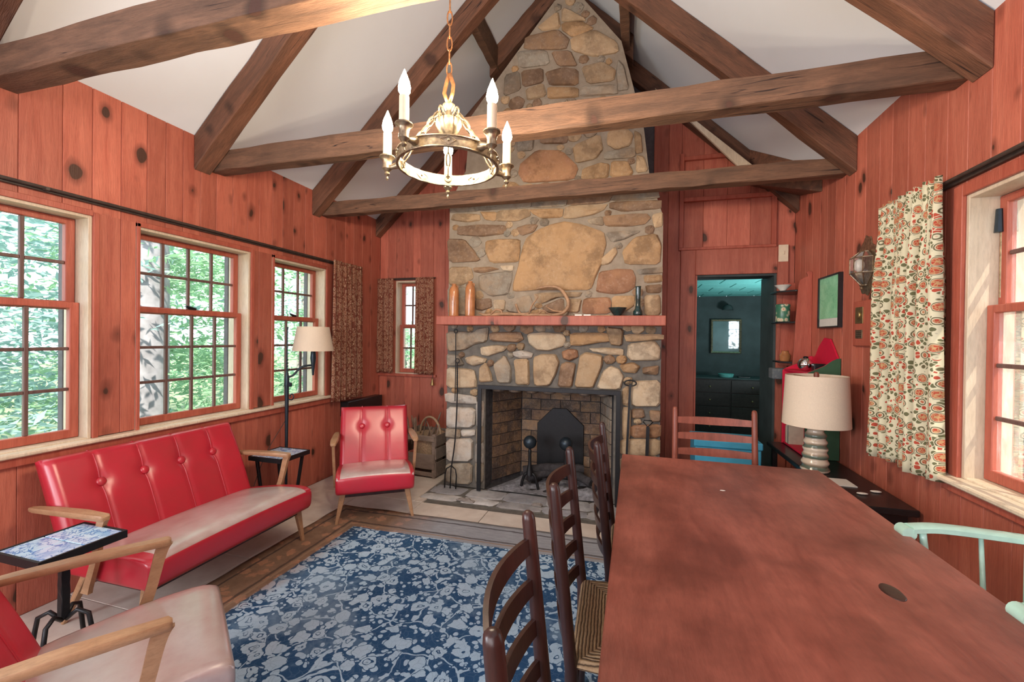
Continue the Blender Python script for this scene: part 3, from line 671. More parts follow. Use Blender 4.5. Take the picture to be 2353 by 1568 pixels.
ST = [  # (outline x, z on the chimney face, colour, relief)
([(-0.717, 2.441), (-0.598, 2.454), (-0.451, 2.411), (-0.278, 2.343), (-0.253, 2.236), (-0.276, 2.160), (-0.293, 2.065), (-0.339, 1.951), (-0.376, 1.855), (-0.620, 1.854), (-0.872, 1.859), (-1.071, 1.853), (-1.077, 1.909), (-1.021, 2.110), (-0.981, 2.250), (-0.951, 2.330), (-0.849, 2.394)], OCH, 0.026),
([(-1.346, 2.319), (-1.216, 2.333), (-1.024, 2.318), (-1.023, 2.232), (-1.037, 2.116), (-1.300, 2.121), (-1.345, 2.226)], OCH, 0.026),
([(-1.736, 2.360), (-1.564, 2.346), (-1.479, 2.253), (-1.399, 2.140), (-1.716, 2.136)], BRN, 0.026),
([(-1.623, 2.470), (-1.415, 2.473), (-1.164, 2.453), (-1.184, 2.383), (-1.413, 2.369), (-1.616, 2.396)], BRN, 0.026),
([(-1.664, 2.594), (-1.427, 2.573), (-1.421, 2.521), (-1.527, 2.512), (-1.686, 2.538)], TAN, 0.026),
([(-1.405, 2.598), (-1.252, 2.582), (-1.261, 2.505), (-1.360, 2.527)], OCH, 0.026),
([(-1.235, 2.589), (-0.944, 2.591), (-0.933, 2.530), (-1.047, 2.492), (-1.240, 2.504)], TAN, 0.026),
([(-0.923, 2.585), (-0.639, 2.575), (-0.648, 2.501), (-0.820, 2.503), (-0.892, 2.547)], OCH, 0.026),
([(-0.590, 2.591), (-0.253, 2.581), (-0.290, 2.535), (-0.366, 2.502), (-0.530, 2.484), (-0.613, 2.489)], TAN, 0.026),
([(-0.207, 2.596), (0.174, 2.586), (0.175, 2.517), (-0.104, 2.513), (-0.206, 2.549)], BRN, 0.026),
([(-0.403, 2.461), (-0.289, 2.478), (-0.279, 2.405), (-0.384, 2.426)], PAL, 0.026),
([(-0.271, 2.477), (-0.012, 2.483), (0.078, 2.472), (0.101, 2.443), (0.052, 2.395), (-0.056, 2.387), (-0.232, 2.398)], BRN, 0.026),
([(0.131, 2.459), (0.206, 2.482), (0.203, 2.371), (0.146, 2.366)], TAN, 0.026),
([(-0.240, 2.336), (-0.083, 2.341), (0.026, 2.335), (-0.100, 2.276), (-0.193, 2.262)], GRY, 0.026),
([(-1.047, 2.426), (-0.963, 2.451), (-0.860, 2.440), (-0.890, 2.387), (-1.004, 2.358)], BRN, 0.026),
([(-0.284, 2.122), (-0.173, 2.213), (-0.159, 2.155), (-0.218, 2.072), (-0.284, 2.064)], TAN, 0.026),
([(-0.108, 2.172), (-0.018, 2.281), (0.160, 2.304), (0.201, 2.214), (0.190, 2.053), (-0.079, 2.062)], OCH, 0.026),
([(-0.297, 1.998), (-0.171, 2.018), (-0.033, 2.009), (-0.004, 1.942), (-0.012, 1.867), (-0.076, 1.821), (-0.186, 1.813), (-0.323, 1.830), (-0.310, 1.931)], RUS, 0.026),
([(-0.423, 1.773), (-0.223, 1.780), (-0.204, 1.727), (-0.212, 1.646), (-0.431, 1.642), (-0.441, 1.700)], RUS, 0.026),
([(-0.186, 1.784), (-0.011, 1.791), (-0.015, 1.706), (-0.073, 1.669), (-0.184, 1.670)], OCH, 0.026),
([(0.076, 1.958), (0.200, 1.960), (0.206, 1.908), (0.086, 1.902)], OCH, 0.026),
([(0.079, 1.790), (0.198, 1.788), (0.205, 1.630), (0.081, 1.631)], TAN, 0.026),
([(0.086, 1.874), (0.202, 1.881), (0.194, 1.816), (0.096, 1.818)], BRN, 0.026),
([(-1.454, 2.074), (-1.299, 2.074), (-1.234, 2.056), (-1.365, 2.029), (-1.442, 2.042)], BRN, 0.026),
([(-1.409, 2.010), (-1.094, 2.032), (-1.103, 1.930), (-1.134, 1.818), (-1.296, 1.810), (-1.407, 1.895)], GRY, 0.026),
([(-1.715, 2.088), (-1.499, 2.081), (-1.469, 1.980), (-1.587, 1.920), (-1.713, 1.923)], TAN, 0.026),
([(-1.439, 1.771), (-1.296, 1.784), (-1.284, 1.707), (-1.371, 1.676), (-1.438, 1.687)], BRN, 0.026),
([(-1.144, 1.747), (-0.934, 1.815), (-0.870, 1.693), (-0.952, 1.644), (-1.132, 1.665)], GRY, 0.026),
([(-0.799, 1.703), (-0.619, 1.780), (-0.607, 1.652), (-0.767, 1.653)], BRN, 0.026),
([(-1.263, 1.768), (-1.155, 1.767), (-1.164, 1.675), (-1.251, 1.686)], PAL, 0.026),
([(-0.569, 1.760), (-0.452, 1.768), (-0.479, 1.652), (-0.587, 1.662)], TAN, 0.026),
([(-1.724, 1.902), (-1.587, 1.899), (-1.462, 1.876), (-1.459, 1.635), (-1.715, 1.635)], GRY, 0.026),
([(-1.191, 2.079), (-1.084, 2.080), (-1.094, 2.040), (-1.169, 2.048)], PAL, 0.026),
([(0.022, 2.012), (0.199, 2.024), (0.200, 1.978), (0.049, 1.973)], GRY, 0.026),
([(-1.654, 2.689), (-1.439, 2.683), (-1.433, 2.610), (-1.641, 2.614)], GRY, 0.026),
([(-1.417, 2.676), (-0.945, 2.667), (-0.955, 2.607), (-1.405, 2.613)], GRY, 0.026),
([(-0.883, 2.677), (-0.601, 2.675), (-0.620, 2.593), (-0.903, 2.603)], GRY, 0.026),
([(-0.552, 2.681), (-0.199, 2.686), (-0.253, 2.600), (-0.580, 2.605)], BRN, 0.026),
([(-0.161, 2.688), (0.146, 2.681), (0.165, 2.606), (-0.198, 2.610)], GRY, 0.026),
([(-0.862, 1.824), (-0.472, 1.827), (-0.491, 1.789), (-0.649, 1.791), (-0.809, 1.733), (-0.851, 1.774)], TAN, 0.026),
([(-1.724, 1.477), (-1.461, 1.468), (-1.403, 1.502), (-1.316, 1.513), (-1.332, 1.382), (-1.448, 1.359), (-1.553, 1.302), (-1.710, 1.287)], GRY, 0.042),
([(-1.287, 1.464), (-1.017, 1.472), (-0.983, 1.409), (-1.038, 1.381), (-1.275, 1.394)], BRN, 0.042),
([(-0.929, 1.452), (-0.778, 1.469), (-0.620, 1.465), (-0.593, 1.414), (-0.618, 1.351), (-0.733, 1.313), (-0.840, 1.316), (-0.906, 1.367)], PAL, 0.042),
([(-0.537, 1.466), (-0.244, 1.474), (-0.218, 1.399), (-0.322, 1.387), (-0.453, 1.364), (-0.535, 1.368)], OCH, 0.042),
([(-0.235, 1.519), (-0.098, 1.510), (-0.111, 1.365), (-0.203, 1.379)], TAN, 0.042),
([(-0.069, 1.461), (0.214, 1.463), (0.205, 1.424), (-0.048, 1.401)], TAN, 0.042),
([(-0.048, 1.381), (0.159, 1.409), (0.202, 1.346), (0.198, 1.253), (-0.018, 1.243), (-0.056, 1.282)], PAL, 0.042),
([(-1.377, 1.327), (-1.217, 1.352), (-1.126, 1.337), (-1.171, 1.298), (-1.296, 1.252), (-1.365, 1.267)], PAL, 0.042),
([(-1.059, 1.290), (-0.971, 1.305), (-0.894, 1.283), (-0.904, 1.246), (-0.992, 1.238), (-1.047, 1.258)], WHT, 0.042),
([(-1.529, 1.225), (-1.446, 1.249), (-1.330, 1.219), (-1.352, 1.185), (-1.457, 1.155), (-1.516, 1.181)], PAL, 0.042),
([(-1.721, 1.253), (-1.613, 1.245), (-1.552, 1.158), (-1.720, 1.147)], GRY, 0.042),
([(-0.872, 1.241), (-0.797, 1.275), (-0.680, 1.277), (-0.642, 1.205), (-0.667, 1.121), (-0.729, 0.999), (-0.858, 0.993), (-0.875, 1.104)], TAN, 0.042),
([(-1.058, 1.215), (-0.926, 1.224), (-0.919, 1.092), (-0.917, 1.001), (-1.033, 1.002), (-1.045, 1.108)], TAN, 0.042),
([(-1.249, 1.177), (-1.148, 1.256), (-1.090, 1.139), (-1.089, 1.010), (-1.207, 1.005), (-1.248, 1.134)], GRY, 0.042),
([(-1.392, 1.129), (-1.329, 1.186), (-1.282, 1.089), (-1.270, 1.014), (-1.391, 1.009)], TAN, 0.042),
([(-0.612, 1.300), (-0.555, 1.327), (-0.488, 1.318), (-0.482, 1.261), (-0.544, 1.229), (-0.606, 1.248)], RUS, 0.042),
([(-0.362, 1.333), (-0.252, 1.343), (-0.115, 1.335), (-0.114, 1.290), (-0.222, 1.293), (-0.321, 1.311)], PAL, 0.042),
([(-0.462, 1.262), (-0.412, 1.299), (-0.271, 1.276), (-0.270, 1.196), (-0.308, 1.093), (-0.347, 0.995), (-0.499, 0.998), (-0.481, 1.128)], TAN, 0.042),
([(-0.626, 1.185), (-0.575, 1.212), (-0.502, 1.199), (-0.511, 1.106), (-0.530, 0.997), (-0.645, 0.997), (-0.636, 1.102)], BRN, 0.042),
([(-0.259, 1.135), (-0.201, 1.188), (-0.132, 1.170), (-0.088, 1.101), (-0.120, 0.990), (-0.307, 0.992)], PAL, 0.042),
([(-0.113, 1.200), (-0.008, 1.223), (0.040, 1.190), (0.013, 1.140), (-0.083, 1.146)], OCH, 0.042),
([(0.069, 1.181), (0.190, 1.204), (0.182, 1.131), (0.079, 1.137)], BRN, 0.042),
([(-0.005, 1.065), (0.206, 1.078), (0.209, 0.868), (-0.012, 0.856), (-0.023, 0.974)], PAL, 0.042),
([(-0.095, 0.981), (-0.034, 1.034), (-0.041, 0.864), (-0.089, 0.871)], TAN, 0.042),
([(-0.012, 0.826), (0.074, 0.831), (0.084, 0.763), (-0.011, 0.756)], BRN, 0.042),
([(0.130, 0.824), (0.214, 0.824), (0.215, 0.742), (0.141, 0.737)], BRN, 0.042),
([(-0.019, 0.686), (0.215, 0.712), (0.208, 0.604), (-0.008, 0.593)], RUS, 0.042),
([(-0.104, 0.560), (0.208, 0.590), (0.210, 0.458), (-0.093, 0.431)], TAN, 0.042),
([(-0.102, 0.410), (0.210, 0.443), (0.203, 0.300), (-0.090, 0.271)], PAL, 0.042),
([(-0.100, 0.250), (0.044, 0.265), (0.046, 0.136), (-0.088, 0.121)], GRY, 0.042),
([(0.063, 0.267), (0.203, 0.281), (0.205, 0.154), (0.065, 0.138)], TAN, 0.042),
([(-0.088, 0.822), (-0.031, 0.825), (-0.027, 0.596), (-0.085, 0.592)], TAN, 0.042),
([(-1.720, 1.130), (-1.457, 1.116), (-1.426, 1.018), (-1.431, 0.952), (-1.717, 0.940)], PAL, 0.042),
([(-1.729, 0.883), (-1.436, 0.864), (-1.435, 0.798), (-1.716, 0.794)], WHT, 0.042),
([(-1.715, 0.749), (-1.434, 0.754), (-1.444, 0.577), (-1.719, 0.558)], WHT, 0.042),
([(-1.725, 0.541), (-1.585, 0.540), (-1.585, 0.467), (-1.724, 0.462)], GRY, 0.042),
([(-1.568, 0.535), (-1.437, 0.550), (-1.443, 0.495), (-1.555, 0.481)], WHT, 0.042),
([(-1.717, 0.440), (-1.454, 0.466), (-1.457, 0.256), (-1.715, 0.233)], WHT, 0.042),
([(-1.720, 0.204), (-1.457, 0.229), (-1.460, 0.040), (-1.712, 0.019)], GRY, 0.042),
([(-1.418, 0.414), (-1.348, 0.431), (-1.346, 0.255), (-1.422, 0.248)], WHT, 0.042),
([(-1.422, 0.232), (-1.346, 0.239), (-1.344, 0.080), (-1.419, 0.061)], GRY, 0.042),
([(-1.417, 0.799), (-1.353, 0.813), (-1.356, 0.605), (-1.412, 0.590)], WHT, 0.042),
([(-1.412, 0.579), (-1.354, 0.589), (-1.352, 0.441), (-1.417, 0.431)], GRY, 0.042),
([(-0.977, 3.677), (-0.825, 3.708), (-0.796, 3.597), (-0.962, 3.580)], TAN, 0.026),
([(-0.776, 3.668), (-0.515, 3.622), (-0.514, 3.543), (-0.768, 3.566)], OCH, 0.026),
([(-0.799, 3.798), (-0.650, 3.821), (-0.517, 3.780), (-0.515, 3.649), (-0.756, 3.685)], BRN, 0.026),
([(-0.478, 3.800), (-0.298, 3.810), (-0.196, 3.729), (-0.207, 3.641), (-0.424, 3.648)], TAN, 0.026),
([(-1.022, 3.847), (-0.827, 3.843), (-0.825, 3.722), (-1.006, 3.709)], BRN, 0.026),
([(-1.178, 3.831), (-1.050, 3.851), (-1.034, 3.685), (-1.190, 3.653)], GRY, 0.026),
([(-0.574, 4.065), (-0.379, 4.108), (-0.187, 3.958), (-0.173, 3.879), (-0.375, 3.874), (-0.559, 3.958)], TAN, 0.026),
([(-0.983, 4.153), (-0.695, 4.160), (-0.600, 4.070), (-0.626, 3.982), (-0.996, 4.046)], BRN, 0.026),
([(-1.066, 4.031), (-0.801, 3.999), (-0.772, 3.874), (-1.036, 3.883)], GRY, 0.026),
([(-0.655, 4.212), (-0.497, 4.195), (-0.379, 4.121), (-0.561, 4.076), (-0.655, 4.159)], OCH, 0.026),
([(-0.873, 4.220), (-0.697, 4.326), (-0.675, 4.176), (-0.831, 4.185)], TAN, 0.026),
([(-0.657, 4.345), (-0.550, 4.284), (-0.445, 4.199), (-0.656, 4.226)], TAN, 0.026),
([(-0.172, 3.802), (-0.121, 3.742), (-0.082, 3.558), (-0.168, 3.558), (-0.183, 3.688)], GRY, 0.026),
([(-0.747, 3.977), (-0.585, 3.956), (-0.518, 3.819), (-0.691, 3.848)], BRN, 0.026),
([(-0.476, 3.630), (-0.194, 3.600), (-0.180, 3.522), (-0.475, 3.544)], GRY, 0.026),
([(-0.239, 3.208), (-0.114, 3.232), (-0.039, 3.159), (-0.063, 3.073), (-0.174, 3.047), (-0.250, 3.107)], TAN, 0.026),
([(-0.547, 3.114), (-0.315, 3.192), (-0.287, 3.059), (-0.350, 2.988), (-0.519, 2.966)], TAN, 0.026),
([(-1.010, 3.015), (-0.872, 3.109), (-0.653, 3.086), (-0.505, 2.925), (-0.543, 2.823), (-0.980, 2.835), (-1.038, 2.922)], RUS, 0.026),
([(-0.210, 2.948), (-0.085, 2.935), (-0.035, 2.841), (-0.059, 2.805), (-0.221, 2.820)], OCH, 0.026),
([(-0.453, 2.907), (-0.311, 2.945), (-0.235, 2.925), (-0.246, 2.810), (-0.464, 2.816)], OCH, 0.026),
([(-0.006, 2.978), (0.049, 2.960), (0.081, 2.843), (-0.004, 2.838)], TAN, 0.026),
([(-0.847, 3.281), (-0.576, 3.262), (-0.614, 3.148), (-0.831, 3.172)], BRN, 0.026),
([(-0.240, 3.299), (-0.053, 3.288), (-0.003, 3.218), (-0.065, 3.213), (-0.227, 3.258)], GRY, 0.026),
([(-0.027, 3.183), (0.022, 3.152), (0.042, 3.011), (-0.013, 3.004)], TAN, 0.026),
([(-1.056, 3.238), (-0.901, 3.220), (-0.914, 3.127), (-1.054, 3.129)], GRY, 0.026),
([(-0.262, 3.031), (-0.038, 3.045), (-0.030, 2.968), (-0.261, 2.972)], GRY, 0.026),
([(-1.041, 2.760), (-1.033, 2.806), (-1.076, 2.842), (-1.129, 2.848), (-1.184, 2.823), (-1.191, 2.773), (-1.142, 2.738), (-1.091, 2.732)], OCH, 0.018),
([(-0.765, 1.607), (-0.781, 1.662), (-0.831, 1.683), (-0.893, 1.668), (-0.918, 1.616), (-0.873, 1.571), (-0.811, 1.572)], OCH, 0.018),
([(-0.993, 2.710), (-0.935, 2.692), (-0.876, 2.724), (-0.885, 2.781), (-0.927, 2.816), (-1.001, 2.807), (-1.034, 2.759)], TAN, 0.018),
([(-0.944, 3.348), (-0.917, 3.409), (-0.931, 3.474), (-1.003, 3.506), (-1.088, 3.489), (-1.116, 3.422), (-1.103, 3.352), (-1.018, 3.316)], TAN, 0.018),
([(-0.301, 2.799), (-0.337, 2.778), (-0.346, 2.737), (-0.312, 2.707), (-0.269, 2.696), (-0.226, 2.724), (-0.227, 2.763), (-0.255, 2.793)], GRY, 0.018),
([(-0.546, 2.736), (-0.542, 2.774), (-0.568, 2.806), (-0.608, 2.809), (-0.655, 2.787), (-0.661, 2.748), (-0.628, 2.716), (-0.577, 2.708)], GRY, 0.018),
([(-0.896, 3.337), (-0.944, 3.333), (-0.973, 3.301), (-0.974, 3.262), (-0.931, 3.236), (-0.889, 3.235), (-0.864, 3.270), (-0.861, 3.311)], GRY, 0.018),
([(-0.212, 3.393), (-0.223, 3.469), (-0.288, 3.523), (-0.384, 3.495), (-0.400, 3.419), (-0.364, 3.351), (-0.266, 3.336)], TAN, 0.018),
([(-0.453, 3.250), (-0.455, 3.212), (-0.425, 3.184), (-0.380, 3.182), (-0.347, 3.207), (-0.347, 3.248), (-0.373, 3.275), (-0.424, 3.275)], GRY, 0.018),
([(-0.810, 2.718), (-0.748, 2.732), (-0.731, 2.780), (-0.780, 2.822), (-0.842, 2.803), (-0.845, 2.753)], BRN, 0.018),
([(-0.589, 3.397), (-0.659, 3.451), (-0.738, 3.433), (-0.783, 3.373), (-0.751, 3.302), (-0.673, 3.287), (-0.606, 3.327)], GRY, 0.018),
([(-0.728, 3.472), (-0.777, 3.517), (-0.844, 3.507), (-0.866, 3.450), (-0.821, 3.408), (-0.761, 3.416)], BRN, 0.018),
([(-0.502, 3.491), (-0.542, 3.533), (-0.608, 3.535), (-0.639, 3.493), (-0.623, 3.444), (-0.576, 3.416), (-0.516, 3.439)], GRY, 0.018),
([(-0.151, 3.519), (-0.207, 3.480), (-0.220, 3.418), (-0.152, 3.382), (-0.076, 3.391), (-0.046, 3.448), (-0.084, 3.503)], GRY, 0.018),
([(-0.939, 1.566), (-0.998, 1.539), (-1.002, 1.490), (-0.948, 1.459), (-0.888, 1.481), (-0.894, 1.536)], BRN, 0.018),
([(0.014, 2.783), (-0.039, 2.786), (-0.076, 2.756), (-0.069, 2.714), (-0.020, 2.692), (0.023, 2.710), (0.042, 2.750)], TAN, 0.018),
([(-0.424, 3.282), (-0.395, 3.322), (-0.395, 3.371), (-0.454, 3.403), (-0.513, 3.391), (-0.542, 3.353), (-0.539, 3.304), (-0.491, 3.275)], TAN, 0.018),
([(-1.014, 3.523), (-0.992, 3.583), (-1.051, 3.627), (-1.121, 3.609), (-1.142, 3.550), (-1.087, 3.504)], BRN, 0.018),
([(0.073, 1.537), (0.035, 1.561), (-0.013, 1.557), (-0.026, 1.521), (-0.013, 1.481), (0.032, 1.470), (0.076, 1.498)], TAN, 0.018),
([(-0.571, 4.341), (-0.564, 4.305), (-0.529, 4.282), (-0.489, 4.295), (-0.471, 4.327), (-0.493, 4.357), (-0.533, 4.367)], GRY, 0.018),
([(0.037, 0.022), (0.103, 0.008), (0.144, 0.044), (0.134, 0.097), (0.075, 0.107), (0.021, 0.073)], GRY, 0.034),
([(-0.491, 3.896), (-0.503, 3.873), (-0.494, 3.847), (-0.470, 3.833), (-0.439, 3.838), (-0.421, 3.863), (-0.434, 3.887), (-0.458, 3.899)], BRN, 0.018),
([(-1.129, 3.388), (-1.121, 3.419), (-1.143, 3.443), (-1.180, 3.439), (-1.198, 3.408), (-1.169, 3.382)], GRY, 0.018),
([(-1.044, 1.330), (-1.058, 1.359), (-1.093, 1.361), (-1.124, 1.344), (-1.121, 1.314), (-1.092, 1.296), (-1.058, 1.304)], BRN, 0.034),
([(-0.052, 0.106), (-0.088, 0.098), (-0.099, 0.070), (-0.090, 0.040), (-0.065, 0.024), (-0.027, 0.036), (-0.017, 0.060), (-0.025, 0.087)], OCH, 0.034),
([(-0.582, 3.174), (-0.539, 3.157), (-0.498, 3.171), (-0.477, 3.203), (-0.497, 3.234), (-0.533, 3.255), (-0.573, 3.238), (-0.595, 3.208)], TAN, 0.018),
([(-0.781, 3.321), (-0.786, 3.362), (-0.827, 3.376), (-0.858, 3.350), (-0.859, 3.310), (-0.811, 3.299)], TAN, 0.018),
([(-1.134, 3.177), (-1.086, 3.189), (-1.078, 3.226), (-1.109, 3.250), (-1.156, 3.242), (-1.172, 3.207)], TAN, 0.018),
([(0.082, 1.637), (0.036, 1.674), (-0.029, 1.669), (-0.039, 1.615), (-0.003, 1.578), (0.060, 1.585)], GRY, 0.018),
([(-0.657, 1.574), (-0.690, 1.556), (-0.699, 1.517), (-0.684, 1.485), (-0.639, 1.478), (-0.594, 1.496), (-0.594, 1.535), (-0.612, 1.568)], BRN, 0.018),
([(-1.348, 1.649), (-1.331, 1.626), (-1.302, 1.618), (-1.281, 1.632), (-1.271, 1.658), (-1.286, 1.682), (-1.313, 1.686), (-1.335, 1.675)], OCH, 0.018),
([(-1.050, 1.536), (-1.076, 1.571), (-1.115, 1.578), (-1.144, 1.557), (-1.167, 1.521), (-1.134, 1.489), (-1.095, 1.477), (-1.058, 1.501)], BRN, 0.018),
([(-1.154, 3.581), (-1.142, 3.606), (-1.140, 3.633), (-1.172, 3.643), (-1.205, 3.639), (-1.216, 3.615), (-1.206, 3.589), (-1.183, 3.579)], TAN, 0.018),
([(-1.395, 2.247), (-1.428, 2.229), (-1.439, 2.201), (-1.411, 2.178), (-1.375, 2.180), (-1.352, 2.203), (-1.363, 2.232)], GRY, 0.018),
([(-0.996, 1.308), (-0.973, 1.322), (-0.965, 1.344), (-0.972, 1.368), (-1.001, 1.375), (-1.024, 1.364), (-1.037, 1.341), (-1.021, 1.319)], TAN, 0.034),
([(-1.157, 3.532), (-1.190, 3.516), (-1.189, 3.488), (-1.175, 3.464), (-1.138, 3.457), (-1.112, 3.475), (-1.111, 3.502), (-1.127, 3.525)], OCH, 0.018),
([(-0.559, 4.420), (-0.580, 4.432), (-0.609, 4.428), (-0.629, 4.406), (-0.621, 4.382), (-0.597, 4.364), (-0.564, 4.369), (-0.547, 4.393)], TAN, 0.018),
([(-0.253, 3.271), (-0.277, 3.299), (-0.322, 3.300), (-0.351, 3.275), (-0.341, 3.242), (-0.304, 3.228), (-0.269, 3.239)], BRN, 0.018),
([(-1.127, 3.317), (-1.127, 3.344), (-1.143, 3.364), (-1.172, 3.372), (-1.197, 3.356), (-1.206, 3.330), (-1.185, 3.310), (-1.154, 3.304)], TAN, 0.018),
([(-1.020, 3.294), (-1.041, 3.318), (-1.077, 3.312), (-1.095, 3.287), (-1.087, 3.259), (-1.051, 3.247), (-1.023, 3.263)], OCH, 0.018),
([(-1.376, 1.829), (-1.396, 1.852), (-1.429, 1.851), (-1.449, 1.835), (-1.454, 1.807), (-1.434, 1.787), (-1.403, 1.785), (-1.372, 1.801)], TAN, 0.018),
([(0.143, 2.350), (0.127, 2.375), (0.093, 2.377), (0.073, 2.355), (0.073, 2.327), (0.107, 2.309), (0.134, 2.321)], BRN, 0.018),
([(-0.755, 2.467), (-0.776, 2.492), (-0.807, 2.491), (-0.835, 2.470), (-0.826, 2.442), (-0.794, 2.430), (-0.763, 2.440)], GRY, 0.018),
([(-0.899, 3.515), (-0.870, 3.506), (-0.838, 3.521), (-0.838, 3.550), (-0.856, 3.574), (-0.885, 3.576), (-0.908, 3.564), (-0.916, 3.536)], BRN, 0.018),
([(-0.009, 1.718), (0.017, 1.693), (0.056, 1.699), (0.074, 1.724), (0.071, 1.754), (0.030, 1.770), (0.002, 1.750)], TAN, 0.018),
([(-0.528, 2.747), (-0.520, 2.706), (-0.481, 2.688), (-0.449, 2.714), (-0.451, 2.753), (-0.490, 2.769)], GRY, 0.018),
([(-0.444, 4.175), (-0.405, 4.152), (-0.364, 4.165), (-0.357, 4.200), (-0.390, 4.229), (-0.428, 4.211)], BRN, 0.018),
([(-1.471, 2.268), (-1.426, 2.281), (-1.395, 2.315), (-1.421, 2.355), (-1.471, 2.365), (-1.511, 2.338), (-1.510, 2.295)], GRY, 0.018),
([(-1.252, 1.611), (-1.219, 1.606), (-1.195, 1.630), (-1.205, 1.660), (-1.231, 1.671), (-1.260, 1.661), (-1.275, 1.633)], TAN, 0.018),
([(-0.824, 1.562), (-0.856, 1.538), (-0.860, 1.502), (-0.827, 1.480), (-0.780, 1.483), (-0.770, 1.519), (-0.781, 1.555)], GRY, 0.018),
([(-1.233, 1.475), (-1.211, 1.493), (-1.216, 1.520), (-1.234, 1.540), (-1.261, 1.539), (-1.287, 1.522), (-1.289, 1.496), (-1.263, 1.476)], TAN, 0.018),
([(-1.123, 2.948), (-1.125, 2.917), (-1.096, 2.895), (-1.057, 2.909), (-1.050, 2.940), (-1.086, 2.962)], GRY, 0.018),
([(-0.066, 1.252), (-0.076, 1.274), (-0.111, 1.280), (-0.140, 1.269), (-0.146, 1.242), (-0.130, 1.217), (-0.099, 1.212), (-0.071, 1.227)], OCH, 0.034),
([(-0.160, 1.233), (-0.174, 1.267), (-0.202, 1.283), (-0.240, 1.271), (-0.257, 1.241), (-0.229, 1.211), (-0.193, 1.211)], BRN, 0.034),
([(-0.595, 1.489), (-0.607, 1.473), (-0.601, 1.456), (-0.584, 1.446), (-0.564, 1.449), (-0.551, 1.463), (-0.558, 1.482), (-0.573, 1.491)], TAN, 0.034),
([(-1.520, 1.489), (-1.498, 1.476), (-1.474, 1.487), (-1.468, 1.507), (-1.482, 1.526), (-1.507, 1.527), (-1.524, 1.510)], OCH, 0.018),
([(-0.413, 1.788), (-0.388, 1.785), (-0.371, 1.797), (-0.366, 1.821), (-0.387, 1.837), (-0.414, 1.831), (-0.423, 1.810)], GRY, 0.018),
([(-0.059, 3.331), (-0.075, 3.341), (-0.097, 3.337), (-0.106, 3.318), (-0.093, 3.302), (-0.072, 3.299), (-0.054, 3.312)], TAN, 0.018),
([(-1.094, 2.469), (-1.111, 2.486), (-1.141, 2.486), (-1.153, 2.465), (-1.151, 2.440), (-1.122, 2.431), (-1.101, 2.444)], TAN, 0.018),
([(-1.637, 0.935), (-1.660, 0.931), (-1.671, 0.913), (-1.664, 0.896), (-1.640, 0.889), (-1.619, 0.902), (-1.621, 0.921)], OCH, 0.034),
([(-1.051, 3.091), (-1.044, 3.069), (-1.020, 3.058), (-0.997, 3.067), (-0.981, 3.088), (-0.996, 3.110), (-1.017, 3.119), (-1.046, 3.111)], TAN, 0.018),
([(-0.400, 1.499), (-0.393, 1.526), (-0.419, 1.545), (-0.447, 1.541), (-0.466, 1.523), (-0.466, 1.499), (-0.449, 1.479), (-0.417, 1.479)], GRY, 0.018),
([(-0.589, 3.107), (-0.614, 3.084), (-0.601, 3.054), (-0.569, 3.049), (-0.550, 3.070), (-0.558, 3.100)], GRY, 0.018),
([(-0.228, 2.530), (-0.250, 2.526), (-0.261, 2.511), (-0.256, 2.492), (-0.233, 2.487), (-0.215, 2.496), (-0.212, 2.515)], BRN, 0.018),
([(-1.072, 3.904), (-1.103, 3.906), (-1.117, 3.881), (-1.104, 3.858), (-1.073, 3.857), (-1.058, 3.880)], OCH, 0.018),
([(-1.472, 0.881), (-1.443, 0.873), (-1.420, 0.884), (-1.415, 0.906), (-1.420, 0.926), (-1.449, 0.933), (-1.471, 0.922), (-1.483, 0.901)], TAN, 0.034),
([(-0.016, 3.395), (-0.043, 3.399), (-0.068, 3.382), (-0.064, 3.354), (-0.042, 3.338), (-0.016, 3.346), (-0.002, 3.370)], GRY, 0.018),
([(-1.518, 1.946), (-1.536, 1.931), (-1.538, 1.912), (-1.524, 1.896), (-1.501, 1.893), (-1.481, 1.906), (-1.483, 1.927), (-1.496, 1.941)], BRN, 0.018),
([(-1.147, 2.410), (-1.174, 2.394), (-1.172, 2.366), (-1.147, 2.353), (-1.121, 2.367), (-1.114, 2.395)], GRY, 0.018),
([(-0.171, 2.229), (-0.171, 2.212), (-0.153, 2.199), (-0.131, 2.202), (-0.116, 2.215), (-0.122, 2.231), (-0.133, 2.244), (-0.155, 2.242)], GRY, 0.018),
([(0.091, 1.513), (0.094, 1.488), (0.113, 1.475), (0.142, 1.473), (0.163, 1.491), (0.162, 1.516), (0.136, 1.532), (0.109, 1.532)], TAN, 0.018),
([(-1.141, 1.587), (-1.111, 1.589), (-1.091, 1.610), (-1.087, 1.638), (-1.117, 1.656), (-1.151, 1.651), (-1.173, 1.631), (-1.161, 1.603)], TAN, 0.018),
([(-0.225, 3.797), (-0.224, 3.820), (-0.245, 3.834), (-0.269, 3.824), (-0.270, 3.800), (-0.249, 3.787)], OCH, 0.018),
([(0.046, 1.795), (0.057, 1.818), (0.049, 1.844), (0.022, 1.852), (-0.010, 1.846), (-0.022, 1.822), (-0.012, 1.799), (0.017, 1.788)], BRN, 0.018),
([(-1.079, 2.693), (-1.057, 2.679), (-1.030, 2.687), (-1.028, 2.710), (-1.049, 2.726), (-1.079, 2.717)], OCH, 0.018),
([(-0.865, 3.386), (-0.844, 3.402), (-0.851, 3.423), (-0.869, 3.437), (-0.894, 3.436), (-0.908, 3.421), (-0.912, 3.400), (-0.891, 3.384)], TAN, 0.018),
([(-0.596, 1.345), (-0.572, 1.338), (-0.552, 1.348), (-0.542, 1.369), (-0.557, 1.388), (-0.577, 1.392), (-0.600, 1.384), (-0.609, 1.364)], GRY, 0.034),
